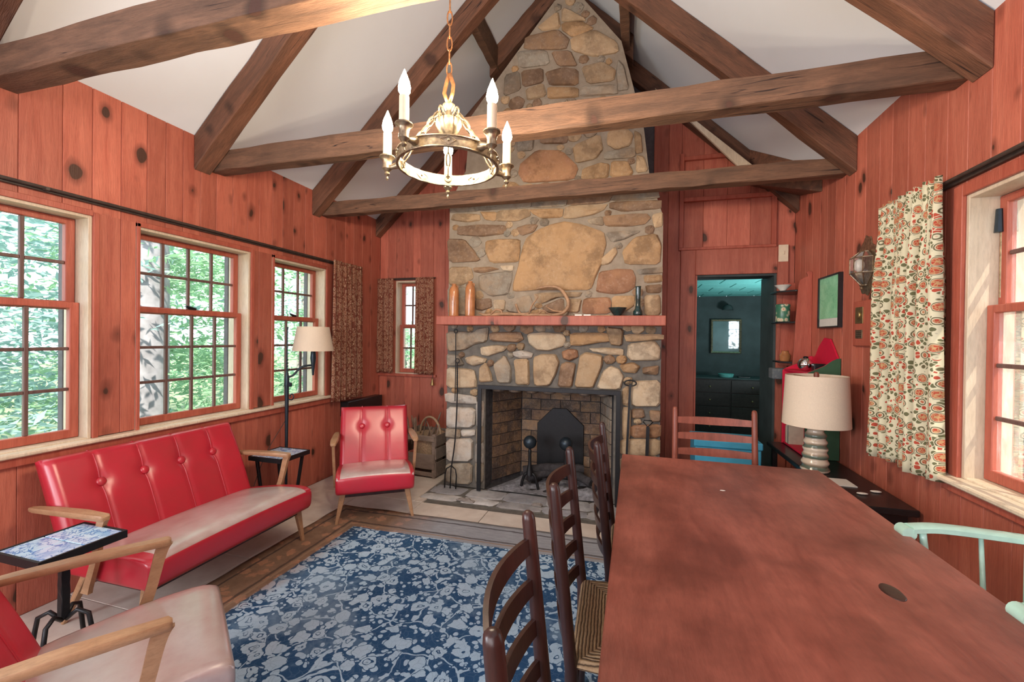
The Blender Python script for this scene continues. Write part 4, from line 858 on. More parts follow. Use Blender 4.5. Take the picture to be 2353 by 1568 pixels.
([(-0.497, 2.848), (-0.524, 2.839), (-0.523, 2.818), (-0.509, 2.802), (-0.485, 2.801), (-0.464, 2.819), (-0.474, 2.841)], GRY, 0.018),
([(-0.953, 3.546), (-0.970, 3.535), (-0.977, 3.517), (-0.971, 3.501), (-0.948, 3.494), (-0.931, 3.504), (-0.920, 3.521), (-0.933, 3.540)], TAN, 0.018),
([(0.029, 0.753), (0.008, 0.736), (0.006, 0.711), (0.035, 0.702), (0.060, 0.716), (0.058, 0.740)], TAN, 0.034),
([(-0.206, 3.337), (-0.189, 3.312), (-0.159, 3.303), (-0.137, 3.319), (-0.130, 3.346), (-0.154, 3.363), (-0.184, 3.360)], GRY, 0.018),
([(-0.478, 1.504), (-0.469, 1.528), (-0.490, 1.546), (-0.519, 1.540), (-0.526, 1.517), (-0.508, 1.500)], GRY, 0.018),
([(0.135, 0.109), (0.143, 0.088), (0.172, 0.081), (0.198, 0.092), (0.198, 0.114), (0.190, 0.135), (0.165, 0.141), (0.145, 0.131)], OCH, 0.034),
([(-0.157, 2.709), (-0.156, 2.736), (-0.190, 2.745), (-0.211, 2.728), (-0.206, 2.701), (-0.178, 2.691)], OCH, 0.018),
([(-0.289, 1.537), (-0.307, 1.517), (-0.306, 1.491), (-0.273, 1.480), (-0.244, 1.502), (-0.258, 1.529)], OCH, 0.018),
([(-1.644, 2.444), (-1.626, 2.457), (-1.628, 2.476), (-1.645, 2.488), (-1.669, 2.487), (-1.681, 2.474), (-1.681, 2.455), (-1.665, 2.444)], OCH, 0.018),
([(-1.141, 3.157), (-1.137, 3.139), (-1.125, 3.127), (-1.105, 3.131), (-1.092, 3.143), (-1.089, 3.160), (-1.107, 3.170), (-1.130, 3.171)], TAN, 0.018),
([(-0.871, 2.457), (-0.852, 2.485), (-0.873, 2.510), (-0.911, 2.510), (-0.925, 2.484), (-0.910, 2.454)], GRY, 0.018),
([(-0.050, 1.095), (-0.071, 1.088), (-0.085, 1.067), (-0.069, 1.046), (-0.045, 1.040), (-0.024, 1.051), (-0.018, 1.070), (-0.025, 1.092)], TAN, 0.034),
([(-0.526, 1.610), (-0.520, 1.632), (-0.545, 1.650), (-0.572, 1.646), (-0.587, 1.627), (-0.577, 1.604), (-0.550, 1.597)], GRY, 0.018),
([(-0.849, 1.693), (-0.826, 1.693), (-0.809, 1.708), (-0.814, 1.728), (-0.836, 1.736), (-0.859, 1.728), (-0.866, 1.710)], OCH, 0.018),
([(-1.086, 1.286), (-1.111, 1.284), (-1.121, 1.267), (-1.112, 1.247), (-1.091, 1.241), (-1.070, 1.253), (-1.067, 1.273)], GRY, 0.034),
([(-1.579, 1.280), (-1.602, 1.265), (-1.604, 1.240), (-1.577, 1.227), (-1.554, 1.242), (-1.552, 1.267)], BRN, 0.034),
([(-1.125, 1.820), (-1.132, 1.803), (-1.117, 1.786), (-1.095, 1.788), (-1.073, 1.797), (-1.076, 1.818), (-1.088, 1.833), (-1.112, 1.834)], GRY, 0.018),
([(-0.174, 2.756), (-0.146, 2.761), (-0.141, 2.782), (-0.148, 2.802), (-0.176, 2.805), (-0.199, 2.792), (-0.192, 2.770)], OCH, 0.018),
([(-0.486, 4.264), (-0.481, 4.241), (-0.462, 4.228), (-0.434, 4.236), (-0.423, 4.258), (-0.441, 4.280), (-0.468, 4.281)], BRN, 0.018),
([(-0.413, 2.790), (-0.427, 2.803), (-0.448, 2.807), (-0.467, 2.795), (-0.466, 2.776), (-0.455, 2.764), (-0.433, 2.760), (-0.419, 2.773)], GRY, 0.018),
([(-1.103, 2.391), (-1.099, 2.370), (-1.075, 2.356), (-1.048, 2.359), (-1.028, 2.379), (-1.040, 2.403), (-1.060, 2.413), (-1.088, 2.411)], TAN, 0.018),
([(-0.733, 1.554), (-0.753, 1.551), (-0.763, 1.535), (-0.764, 1.516), (-0.745, 1.505), (-0.725, 1.508), (-0.711, 1.525), (-0.716, 1.543)], GRY, 0.018),
([(-0.317, 3.868), (-0.334, 3.858), (-0.345, 3.839), (-0.332, 3.823), (-0.308, 3.817), (-0.292, 3.828), (-0.283, 3.847), (-0.294, 3.861)], GRY, 0.018),
([(-0.659, 3.093), (-0.636, 3.104), (-0.625, 3.123), (-0.645, 3.139), (-0.669, 3.140), (-0.687, 3.126), (-0.681, 3.106)], TAN, 0.018),
([(-0.648, 3.491), (-0.665, 3.510), (-0.692, 3.515), (-0.713, 3.494), (-0.707, 3.469), (-0.681, 3.457), (-0.650, 3.466)], GRY, 0.018),
([(-1.282, 1.211), (-1.311, 1.197), (-1.318, 1.171), (-1.288, 1.156), (-1.262, 1.167), (-1.259, 1.193)], BRN, 0.034),
([(-0.077, 2.932), (-0.059, 2.913), (-0.030, 2.917), (-0.024, 2.938), (-0.037, 2.957), (-0.067, 2.954)], BRN, 0.018),
([(-1.680, 1.548), (-1.685, 1.521), (-1.665, 1.503), (-1.637, 1.512), (-1.630, 1.538), (-1.653, 1.555)], GRY, 0.018),
([(-0.373, 3.332), (-0.382, 3.317), (-0.373, 3.302), (-0.353, 3.295), (-0.335, 3.304), (-0.326, 3.321), (-0.337, 3.336), (-0.358, 3.341)], BRN, 0.018),
([(-0.046, 1.544), (-0.071, 1.546), (-0.091, 1.532), (-0.093, 1.507), (-0.067, 1.493), (-0.039, 1.498), (-0.029, 1.522)], TAN, 0.018),
([(-0.674, 4.347), (-0.671, 4.372), (-0.699, 4.390), (-0.729, 4.379), (-0.728, 4.350), (-0.706, 4.333)], GRY, 0.018),
]
for i, (pl, c, hh) in enumerate(ST): stone(pl, c, h=hh, seed=i)
# rounded stones hanging under the lintel
for k in range(7):
    x = OX0+.1+k*.162; g = G(); g.ball((x, YC+.10, OZ-.012), .07, 1.0, 1.2, .5, 10, 6); g.done('lintel_stone', 'stone', fp, smooth='all', color=(.16, .13, .11))
# firebox
bx0, bx1, yb = -1.12, -.30, 4.28
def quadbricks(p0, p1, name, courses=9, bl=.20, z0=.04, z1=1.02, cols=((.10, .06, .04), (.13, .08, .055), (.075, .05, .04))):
    p0, p1 = V(*p0, 0), V(*p1, 0); L = (p1-p0).length; t = (p1-p0)/L; nn = V(t.y, -t.x, 0); rg = random.Random(int(L*100)); ch = (z1-z0)/courses
    for c in range(courses):
        s = -(bl/2 if c % 2 else 0)
        while s < L-.01:
            a, b = max(s, 0)+.004, min(s+bl, L)-.004; s += bl
            if b-a < .02: continue
            dpt = rg.uniform(.008, .012); za, zb = z0+c*ch+.004, z0+(c+1)*ch-.004
            P = [p0+t*a, p0+t*b, p0+t*b+nn*dpt, p0+t*a+nn*dpt]
            g = G(); g.add([p+V(0, 0, za) for p in P]+[p+V(0, 0, zb) for p in P], [(3, 2, 1, 0), (4, 5, 6, 7), (0, 1, 5, 4), (1, 2, 6, 5), (2, 3, 7, 6), (3, 0, 4, 7)])
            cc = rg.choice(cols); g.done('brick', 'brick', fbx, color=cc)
g = G(); yo = YC+.02
W0 = [(OX0, yo), (OX0+.02, yo+.12), (bx0, yb), (bx1, yb), (OX1-.02, yo+.12), (OX1, yo)]
g.v += [V(x, y, z) for z in (0, 1.05) for x, y in W0]; g.f += [(i, i+1, i+7, i+6) for i in range(5)]+[(6, 7, 8, 9, 10, 11), (5, 4, 3, 2, 1, 0)]
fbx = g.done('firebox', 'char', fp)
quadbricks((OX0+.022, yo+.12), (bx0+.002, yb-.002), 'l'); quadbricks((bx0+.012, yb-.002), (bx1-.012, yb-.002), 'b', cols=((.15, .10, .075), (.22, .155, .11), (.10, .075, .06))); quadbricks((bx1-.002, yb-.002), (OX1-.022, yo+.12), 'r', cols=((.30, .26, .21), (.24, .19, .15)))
g = G(); g.prism([(-.94, .12), (-.47, .12), (-.47, .56), (-.58, .66), (-.64, .72), (-.78, .72), (-.84, .66), (-.94, .56)], lambda a, b, d: (a, 4.25+d, b), 0, .02); tag(g.done('fireback', 'black_iron', bevel=.004), 'black cast iron fireback standing at the back of the hearth', 'fireback')
# ash bed
g = G(); nx, ny = 26, 12; rg = random.Random(5)
for j in range(ny+1):
    for i in range(nx+1):
        f = j/ny; xa = OX0+.03+(bx0-OX0)*f; xb_ = OX1-.03+(bx1-OX1)*f; x = xa+(xb_-xa)*i/nx; y = YC-.02+(yb-YC)*f*.96
        e_ = min(i, nx-i, j+1, ny-j+1)/4; g.v.append(V(x, y, .005+min(1, e_)*(.03+.09*noise.noise(V(x*5, y*5, 1))+.03*noise.noise(V(x*18, y*18, 3)))*(0.4+f)))
for j in range(ny):
    for i in range(nx): a_ = j*(nx+1)+i; g.f.append((a_, a_+1, a_+nx+2, a_+nx+1))
o = g.done('ash', 'ash', smooth='all', fix=False); tag(o, 'grey wood ash heaped on the firebox floor', 'ash', kind='stuff')
for k, (p, q, r) in enumerate([((-1.02, 4.0, .14), (-.45, 4.12, .17), .045), ((-.95, 3.93, .10), (-.6, 4.15, .12), .035), ((-.7, 4.18, .12), (-.36, 3.95, .10), .04)]):
    g = G(); pts = smooth_path([p, (Vector(p)+Vector(q))/2+V(0, .01, .02), q], 4); g.tube(pts, [r*(1+.12*math.sin(3*i)) for i in range(len(pts))], 9)
    tag(g.done('charred_log', 'char', smooth=True), ['longest charred log, lying across the fireback', 'charred log nearest the front of the ash', 'short charred log at the right of the ash'][k], 'log', 'charred logs in the fireplace')
def andiron(x, y, lb):
    t = thing('andiron', lb, 'andiron', (x, y, 0), 0, 'pair of andirons')
    G().lathe([(.035, .14), (.028, .18), (.017, .24), (.014, .33), (.017, .36), (.012, .38)], n=14).done('shaft', 'black_iron', t, smooth=True)
    G().ball((0, 0, .445), .062, n=20, m=14).done('ball', 'blue_iron', t, smooth='all')
    for s in (-1, 1): G().tube(smooth_path([(0, 0, .16), (s*.05, 0, .13), (s*.085, 0, .01)], 4), .014, 8).done('foot', 'black_iron', t, smooth=True)
    G().bar((0, 0, .13), (0, .32, .10), .02, .02).done('log_rest', 'black_iron', t)
andiron(-.93, 3.90, 'left andiron with a round iron ball finial'); andiron(-.60, 3.95, 'right andiron, its ball dimmed by the dark fireback')
# screen frame standing in front of the opening
t = thing('fire_screen_frame', 'flat black iron frame set around the fireplace opening', 'fireplace frame', (0, 3.70, 0))
g = G(); fw = .038; xo0, xo1, zt = -1.385, -.105, .985; P = [(xo0, .005), (xo0, zt), (xo1, zt), (xo1, .005), (xo1-fw, .005), (xo1-fw, zt-fw), (xo0+fw, zt-fw), (xo0+fw, .005)]
g.prism(P, lambda a, b, d: (a, d, b), 0, .012); g.done('frame', 'black_iron', t, bevel=.002)
# hearth slates
hb = tag(G().box(-1.818, .30, 3.412, YC, -.03, -.008).done('hearth', 'mortar'), 'rough slate hearth spread in front of the fireplace', 'hearth')
rg = random.Random(12); xs = [-1.815, -1.45, -1.1, -.72, -.35, -.02, .295]
for j, (ya, ybb) in enumerate(((3.414, 3.56), (3.56, 3.775))):
    for a_, b_ in zip(xs, xs[1:]):
        o_ = rg.uniform(-.06, .06); e_ = .008
        pl = [(a_+e_, ya+e_), (b_-e_+o_*(b_ < .2), ya+e_), (b_-e_, ybb-e_+rg.uniform(-.02, 0)), ((a_+b_)/2, ybb-e_), (a_+e_, ybb-e_)]
        stone(pl, rg.choice([(.34, .34, .36), (.46, .46, .47), (.55, .54, .53), (.40, .39, .39)]), h=.010, parent=hb, name='slate', mat='slate', seed=j*9+int(a_*10), fwd=lambda a, b, d: (a, b, -.012+d))
for k, (x, y, s) in enumerate([(-1.42, 3.47, .05), (-1.36, 3.45, .04), (-.78, 3.55, .035)]):
    stone([(x-s, y-s*.5), (x+s, y-s*.6), (x+s*1.2, y+s*.4), (x-s*.6, y+s*.6)], (.25, .22, .2), h=.012, parent=hb, name='slate_flake', mat='slate', seed=k+77, fwd=lambda a, b, d: (a, b, .002+d))
# mantel
o = G().box(-1.745, .235, 3.56, YC+.01, 1.532, 1.612).done('mantel_shelf', 'red_pine', bevel=.005); tag(o, 'thick red-stained mantel shelf with a dark knot, across the chimney', 'mantel shelf')

# ---------------------------------------------------------------- outdoors
gr = struct(G().box(-40, 40, -30, 60, -1.0, -.8).done('terrain', 'ground'))
def tree(x, y, rad, h, lean, mat, lb, n=2600, trunk='bark', tr_=.09, z0=-.8, seed=0, leaf=.10, zlo=.1, layers=1, group='trees outside the left windows'):
    t = thing('tree', lb, 'tree', (x, y, z0), 0, group); rg = random.Random(seed)
    pts = [(lean*i/6*h+rg.uniform(-.04, .04), rg.uniform(-.04, .04), h*i/6) for i in range(7)]
    G().tube(smooth_path(pts, 3), [tr_*(1-.6*i/18) for i in range(19)], 10).done('trunk', trunk, t, smooth=True)
    g = G()
    cl = [(rg.uniform(-rad, rad), rg.uniform(-rad, rad), h*(zlo+(1-zlo)*rg.random())) for _ in range(46)]
    for _ in range(n):
        c = rg.choice(cl); s = leaf*rg.uniform(.5, 1.3)
        p = V(c[0]+rg.gauss(0, .30)*rad, c[1]+rg.gauss(0, .30)*rad, c[2]+rg.gauss(0, .10)*rad*.7)
        a = V(rg.gauss(0, 1), rg.gauss(0, 1), rg.gauss(0, .35)).normalized(); b = a.cross(V(rg.gauss(0, .5), rg.gauss(0, .5), 1)).normalized()
        if -3.5 < x+p.x < 2.0 and y+p.y < 8.2: continue
        g.add([p-a*s, p+b*s*.32, p+a*s, p-b*s*.32], [(0, 1, 2, 3)])
    o = g.done('foliage', mat, t, fix=False); o['kind'] = 'stuff'
# ---------------------------------------------------------------- (objects follow)
for (x, y, rad, h, lean, mt, lb, sd) in [
    (-5.6, 2.15, 1.15, 5.2, .01, 'leaf_blue', 'nearest bluish tree seen through the leftmost window', 1),
    (-6.6, 4.0, 1.2, 5.5, 0, 'leaf_green', 'leafy green tree behind the birch, in the middle left window', 2),
    (-5.3, 4.55, .95, 4.6, .02, 'leaf_green', 'leafy tree filling the right half of the middle left window', 3),
    (-7.6, 8.4, 1.4, 5.5, 0, 'leaf_blue', 'bluish tree seen through the narrow third left window', 4),
    (-5.0, 6.2, 1.0, 4.4, .03, 'leaf_green', 'green tree close outside the narrow third left window', 5),
    (-9.0, 3.6, 1.7, 7.0, 0, 'leaf_blue', 'tall dim tree far behind, between the first two left windows', 6),
    (-9.5, 6.4, 1.8, 7.0, 0, 'leaf_green', 'tall pale green tree in the far background of the middle left window', 7),
    (-11.5, 10.5, 2.2, 7.5, 0, 'leaf_green', 'furthest wide tree beyond the narrow left window', 8),
    (-10.5, 1.8, 2.0, 7.5, 0, 'leaf_blue', 'far bluish tree at the left edge of the leftmost window', 9)]:
    tree(x, y, rad, h, lean, mt, lb, n=5600, seed=sd, leaf=.065 if x > -8 else .11)
for (x, y, lb, sd) in [(-4.9, 8.6, 'low green tree seen in the lower panes of the small far window', 21), (-6.6, 11.2, 'rounded tree further off behind the small far window', 22)]:
    tree(x, y, 1.0, 2.35 if sd == 21 else 2.6, 0, 'leaf_green', lb, n=2200, seed=sd, group='trees outside the small far window')
t = thing('birch', 'thick pale dappled birch trunk in the middle left window', 'tree', (-5.2, 3.42, -.8), 0)
G().tube(smooth_path([(0, 0, 0), (.02, .01, 2), (-.01, .02, 4.5), (.05, .02, 7)], 5), .20, 14).done('trunk', 'birch_bark', t, smooth=True)
for (x, y, r, lb, sd) in [(3.1, 3.6, .10, 'grey bare trunk nearest outside the right-hand window', 31), (3.9, 5.2, .16, 'second grey trunk further from the right-hand window', 32), (4.6, 4.9, .14, 'third grey trunk, deep behind the right-hand window', 33), (5.8, 8.3, .2, 'furthest broad grey trunk beyond the right-hand window', 34)]:
    tree(x, y, 1.1, 6.5, .01*(sd-32), 'leaf_grey', lb, n=4200, tr_=r, seed=sd, zlo=.12, leaf=.09, group='trees outside the right-hand window')

# ---------------------------------------------------------------- curtains
def curtain(name, p0, p1, z0, z1, out, folds, mat, label, amp=.018, flare=.0, seed=0, group='printed cotton curtains', top_gather=.10, wscale=2.7):
    """hangs from p0 to p1 (2-D), out = unit 2-D direction into the room"""
    rg = random.Random(seed); nu, nz = folds*10, 26; g = G(); g.uv = []
    p0, p1, out = Vector(p0), Vector(p1), Vector(out); L = (p1-p0).length
    ph = [rg.uniform(-.6, .6) for _ in range(folds+2)]; hm = rg.uniform(-.01, .01)
    for j in range(nz+1):
        f = j/nz; z = z1+(z0-z1)*f
        for i in range(nu+1):
            u = i/nu; k = u*folds; a = ph[int(k)]*(1-(k % 1))+ph[int(k)+1]*(k % 1)
            topf = max(0, 1-f/.10)
            w_ = math.sin(2*PI*k+a*2*f)*amp*(.35+.65*min(1, f*3))*(1+.4*a)+math.sin(2*PI*k*2.3+a)*amp*.25
            w_ += topf*math.sin(k*19)*.004
            uu = u+.010*math.sin(k*4+f*3)
            sp = 1+flare*f
            p = p0+(p1-p0)*(.5+(uu-.5)*sp)+out*(w_+.006)
            zz = z+(rg.uniform(-.004, .004) if j == 0 else 0)+(.006*math.sin(k*5) if j == nz else 0)
            g.v.append(V(p.x, p.y, zz)); g.uv.append((u*L*wscale, (z-z0)))
    for j in range(nz):
        for i in range(nu): a_ = j*(nu+1)+i; g.f.append((a_, a_+1, a_+nu+2, a_+nu+1))
    o = g.done(name, mat, smooth='all', fix=False)
    md = o.modifiers.new('thick', 'SOLIDIFY'); md.thickness = .0025
    tag(o, label, 'curtain', group); return o
curtain('curtain', (XL+.065, 3.575), (XL+.065, 4.045), .765, 2.17, (1, 0), 6, 'dark_print', 'long rust print curtain beside the third left window', seed=1, flare=.03)
curtain('curtain', (-2.985, YF-.055), (-2.715, YF-.055), 1.0, 2.10, (0, -1), 4, 'dark_print', 'left curtain of the small far window', seed=2, amp=.013, flare=.04)
curtain('curtain', (-2.43, YF-.055), (-2.20, YF-.055), .995, 2.10, (0, -1), 4, 'dark_print', 'right curtain of the small far window', seed=3, amp=.016, flare=.06)
curtain('curtain', (XR-.065, 2.405), (XR-.065, 2.90), .79, 2.185, (-1, 0), 7, 'floral_print', 'cream curtain with red flowers beside the right-hand window', seed=4, amp=.044, flare=.08)
r_ = thing('curtain_rod', 'short dark rod over the small far window', 'curtain rod', (-2.99, YF-.045, 2.095))
G().tube([(0, 0, 0), (.80, 0, 0)], .007, 8).done('rod', 'dark_rail', r_, smooth=True); G().box(.27, .57, .02, .035, -.012, .012).done('bracket', 'dark_rail', r_)
t = thing('hand_bell', 'small bell hanging under the small far window', 'bell', (-2.21, YF-.05, .90))
G().lathe([(.004, .05), (.009, .045), (.012, .02), (.018, -.01), (.026, -.03), (.024, -.032), (.004, -.02)], n=14).done('bell', 'brass', t, smooth=True)
G().tube([(0, 0, .05), (0, .012, .10)], .003, 6).done('cord', 'dark_rail', t)

# ---------------------------------------------------------------- rug
g = G(); nx, ny = 64, 75
for j in range(ny+1):
    for i in range(nx+1):
        x = -RX+2*RX*i/nx; y = -RY+2*RY*j/ny; e = (noise.noise(V(x*4, y*4, 0))*.012) if i in (0, nx) or j in (0, ny) else 0
        g.v.append(V(x+(e if i in (0, nx) else 0), y+(e if j in (0, ny) else 0), .009+.0015*noise.noise(V(x*3, y*3, 5))))
for j in range(ny):
    for i in range(nx): a_ = j*(nx+1)+i; g.f.append((a_, a_+1, a_+nx+2, a_+nx+1))
rug = g.done('rug', 'rug_weave', smooth='all', fix=False); rug.location = (-2.30+RX, 3.06-RY, 0); rug.rotation_euler = (0, 0, R_(.6))
md = rug.modifiers.new('thick', 'SOLIDIFY'); md.thickness = .008; tag(rug, 'worn navy and pale blue oriental rug with a brown border', 'rug')

# ---------------------------------------------------------------- sofa and armchairs
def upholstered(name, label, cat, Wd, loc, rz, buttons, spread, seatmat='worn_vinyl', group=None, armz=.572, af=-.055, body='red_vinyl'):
    t = thing(name, label, cat, loc, rz, group); hw = Wd/2
    def cushion(prof, nm, mat, nseg, crown=0):
        cy = sum(p[0] for p in prof)/len(prof); cz = sum(p[1] for p in prof)/len(prof); rings = []
        xs = [(-hw, .90), (-hw+.006, .965), (-hw+.022, 1.0)]+[(-hw+.022+(Wd-.044)*i/nseg, 1.0) for i in range(1, nseg)]+[(hw-.022, 1.0), (hw-.006, .965), (hw, .90)]
        for x, s_ in xs:
            c = crown*(1-(x/hw)**2)
            rings.append([V(x, cy+(y-cy)*s_, cz+(z-cz)*s_+(c if z > cz else 0)) for y, z in prof])
        g = G(); g.loft(rings); return g.done(nm, mat, t, smooth=55)
    sp = smooth_path([(-.262, .245, 0), (-.277, .27, 0), (-.280, .34, 0), (-.265, .372, 0), (-.20, .386, 0), (-.05, .378, 0), (.10, .356, 0), (.23, .332, 0), (.255, .30, 0), (.255, .245, 0)], 3)
    seat = cushion([(p.x, p.y) for p in sp], 'seat', body, 12, .012)
    tp = [(p.x, p.y) for p in sp if p.y > .362 or p.x > -.2 and p.y > .31]
    rr = [(a_, b_+.0015) for a_, b_ in tp]+[(a_, b_-.006) for a_, b_ in reversed(tp)]
    g = G(); rings = []
    for i in range(17):
        x = -hw*.975+Wd*.975*i/16; e_ = .006 if i in (0, 16) else 0; rings.append([V(x, a_, b_-e_+.012*(1-(x/hw)**2)*(b_ > .2)) for a_, b_ in rr])
    g.loft(rings).done('seat_cover', seatmat, seat, smooth=55)  # thin added top panel that carries the painted glare
    # slanted back: front surface with piped channels and deep buttons
    P0, P1, th = V(0, .215, .30), V(0, .430, .795), .085
    upv = (P1-P0).normalized(); nf = V(0, -upv.z, upv.y)          # towards the sitter
    xb = [spread*(i-(buttons-1)/2) for i in range(buttons)]; Lb = (P1-P0).length; zb = Lb*.66
    def front(x, s_):
        d = .010*math.sin(PI*min(1, max(0, s_/Lb)))
        for c in xb:
            d -= .007*math.exp(-((x-c)/.012)**2)+.016*math.exp(-((x-c)**2+(s_-zb)**2)/.0016)
        ex = min(hw-abs(x), s_, Lb-s_); d -= .030*max(0, 1-ex/.03)**2
        return P0+upv*s_+nf*d+V(x, 0, 0)
    nx_ = int(Wd*70); nz_ = 26; g = G()
    xs = [-hw+Wd*i/nx_ for i in range(nx_+1)]; ss = [Lb*j/nz_ for j in range(nz_+1)]
    for s_ in ss:
        for x in xs: g.v.append(front(x, s_))
    for s_ in ss:
        for x in xs:
            ex = min(hw-abs(x), s_, Lb-s_); g.v.append(P0+upv*s_-nf*(th-.02*max(0, 1-ex/.03)**2)+V(x, 0, 0))
    w1 = nx_+1; off = w1*(nz_+1)
    for j in range(nz_):
        for i in range(nx_):
            a_ = j*w1+i; g.f.append((a_, a_+1, a_+w1+1, a_+w1)); g.f.append((off+a_+w1, off+a_+w1+1, off+a_+1, off+a_))
    for i in range(nx_):
        g.f.append((i, off+i, off+i+1, i+1)); b_ = nz_*w1+i; g.f.append((b_, b_+1, off+b_+1, off+b_))
    for j in range(nz_):
        a_ = j*w1; g.f.append((a_, a_+w1, off+a_+w1, off+a_)); b_ = a_+nx_; g.f.append((b_, off+b_, off+b_+w1, b_+w1))
    back = g.done('backrest', 'red_vinyl', t, smooth=60)
    for c in xb:
        pts = [front(c, Lb*j/16)+nf*.002 for j in range(17)]+[P0+upv*(Lb+.001)-nf*.03+V(c, 0, 0), P0+upv*(Lb+.001)-nf*.075+V(c, 0, 0)]
        G().tube(pts, .0038, 6).done('piping', 'red_vinyl', back, smooth='all')
        b = G(); ctr = front(c, zb)+nf*.010; prof = [(.004, .014), (.014, .013), (.022, .008), (.025, 0), (.022, -.006)]
        rings = [[ctr+nf*h_+V(r_*math.cos(2*PI*k/18), 0, 0)+upv*(r_*math.sin(2*PI*k/18)) for k in range(18)] for r_, h_ in prof]
        b.loft(rings).done('button', 'red_vinyl', back, smooth='all')
    # wooden arms
    for s_ in (-1, 1):
        x = s_*(hw+.030)
        g = G(); rings = []
        for yy, ww, hh, zz in ((af, .030, .020, armz-.004), (af+.01, .046, .026, armz), (.10, .062, .026, armz), (.30, .056, .024, armz-.008), (.42, .040, .022, armz-.015), (.455, .024, .018, armz-.017)):
            rings.append([V(x+ww/2*a_, yy, zz+hh/2*b_) for a_, b_ in ((-.8, -1), (.8, -1), (1, 0), (.8, 1), (-.8, 1), (-1, 0))])
        arm = g.loft(rings).done('armrest', 'oak', t, smooth=50)
        sup = smooth_path([(x, af+.02, armz-.008), (x, af+.035, armz-.05), (x-s_*.004, af+.07, .38), (x-s_*.008, af+.125, .24), (x-s_*.008, af+.14, .20)], 4)
        g = G(); rings = []
        for k, p in enumerate(sup):
            f = k/(len(sup)-1); w_ = .020; h_ = .036-.010*math.sin(PI*f)
            rings.append([p+V(a_*w_/2, b_*h_, 0) for a_, b_ in ((-1, -.7), (1, -.7), (1, .7), (-1, .7))])
        g.loft(rings).done('arm_support', 'oak', t, smooth=50)
    for sx in (-1, 1):
        for (ya, yb_, nm) in ((-.205, -.185, 'leg'), (.19, .29, 'leg')):
            g = G(); g.bar((sx*(hw-.055), ya+(.01 if ya < 0 else 0), .255), (sx*(hw-.005), yb_+(.0 if ya > 0 else -.02), .0), .045, .034, up=(0, 1, 0), w1=.020, h1=.020)
            g.done(nm, 'oak', t, bevel=.004)
    g = G(); g.box(-hw+.05, hw-.05, -.21, .20, .205, .25); g.done('seat_frame', 'chair_dark', t, bevel=.004)
    return t
upholstered('sofa', 'red vinyl sofa with four buttons under the left windows', 'sofa', 1.04, (-2.375, 1.915, 0), R_(91), 4, .213, group=None)
upholstered('armchair', 'red armchair with two buttons facing us beside the fireplace', 'armchair', .57, (-2.01, 3.03, 0), R_(34.8), 2, .215)
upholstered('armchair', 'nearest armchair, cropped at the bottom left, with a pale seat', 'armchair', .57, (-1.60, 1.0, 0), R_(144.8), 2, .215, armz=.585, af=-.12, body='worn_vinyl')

# ---------------------------------------------------------------- tiled side tables and the floor lamp
def tile_table(label, x0, x1, y0, y1, z, style):
    cx, cy = (x0+x1)/2, (y0+y1)/2; hx, hy = (x1-x0)/2, (y1-y0)/2; t = thing('side_table', label, 'side table', (cx, cy, 0))
    g = G(); w_ = .010   # tray rim and bottom as one shell
    rings = [[V(sx*a_*1, sy*b_, zz) for sx, sy in ((-1, -1), (1, -1), (1, 1), (-1, 1))] for a_, b_, zz in ((hx-.03, hy-.03, z-.035), (hx, hy, z-.033), (hx, hy, z), (hx-w_, hy-w_, z), (hx-w_, hy-w_, z-.008))]
    g.loft(rings).done('tray', 'black_iron', t)
    for i in range(2):
        for j in range(2):
            a0 = -hx+w_+.002+i*(hx-w_); b0 = -hy+w_+.002+j*(hy-w_)
            G().box(a0, a0+hx-w_-.004, b0, b0+hy-w_-.004, z-.008, z-.002).done('tile', 'delft_tile', t, bevel=.0015)
    if style == 'post':
        pts = [(0, 0, z-.035), (0, 0, .20)]; G().bar(pts[0], pts[1], .028, .028, up=(0, 1, 0), n=10, jit=.0015).done('post', 'black_iron', t)
        for k in range(4):
            a = k*PI/2+.5; c, s_ = math.cos(a), math.sin(a)
            G().tube([(c*r_, s_*r_, h_) for r_, h_ in ((.01, .20), (.05, .235), (.09, .215), (.10, .16), (.115, .06), (.15, .015), (.175, .03), (.165, .05))], .009, 8).done('leg', 'black_iron', t, smooth='all')
    else:
        for sy in (-1, 1):
            for sx in (-1, 1): G().bar((sx*(hx-.03), sy*(hy-.05), z-.035), (sx*.05, sy*(hy-.06), 0), .020, .020, up=(0, 1, 0)).done('leg', 'black_iron', t, bevel=.002)
tile_table('small blue tiled table with a black rim at the near end of the sofa', -2.46, -2.18, 1.07, 1.37, .535, 'post')
tile_table('small tiled table beyond the far arm of the sofa', -2.80, -2.50, 2.56, 2.86, .50, 'cross')
t = thing('floor_lamp', 'wrought iron swing-arm floor lamp with a cream shade by the third window', 'floor lamp', (-2.82, 2.95, 0))
G().tube([(0, 0, .03), (0, 0, .75), (0, 0, 1.0)], [.010, .014, .017], 10).done('pole', 'blue_iron', t, smooth=True)
G().tube([(0, 0, 1.0), (0, 0, 1.06), (0, 0, 1.13), (0, 0, 1.46), (0, 0, 1.49)], [.020, .018, .006, .005, .009], 10).done('finial_rod', 'blue_iron', t, smooth=True)
for k in range(5): G().ball((0, 0, 1.10+k*.028), .010, n=10, m=6).done('bead', 'blue_iron', t, smooth='all')
for k in range(3):
    a = k*2*PI/3+.4; c, s_ = math.cos(a), math.sin(a)
    G().tube(smooth_path([(0, 0, .10), (c*.06, s_*.06, .12), (c*.10, s_*.10, .04), (c*.13, s_*.13, .012)], 4), .008, 8).done('foot', 'blue_iron', t, smooth='all')
AD = V(.10, .17, 0).normalized(); AP = lambda r, z: AD*r+V(0, 0, z)
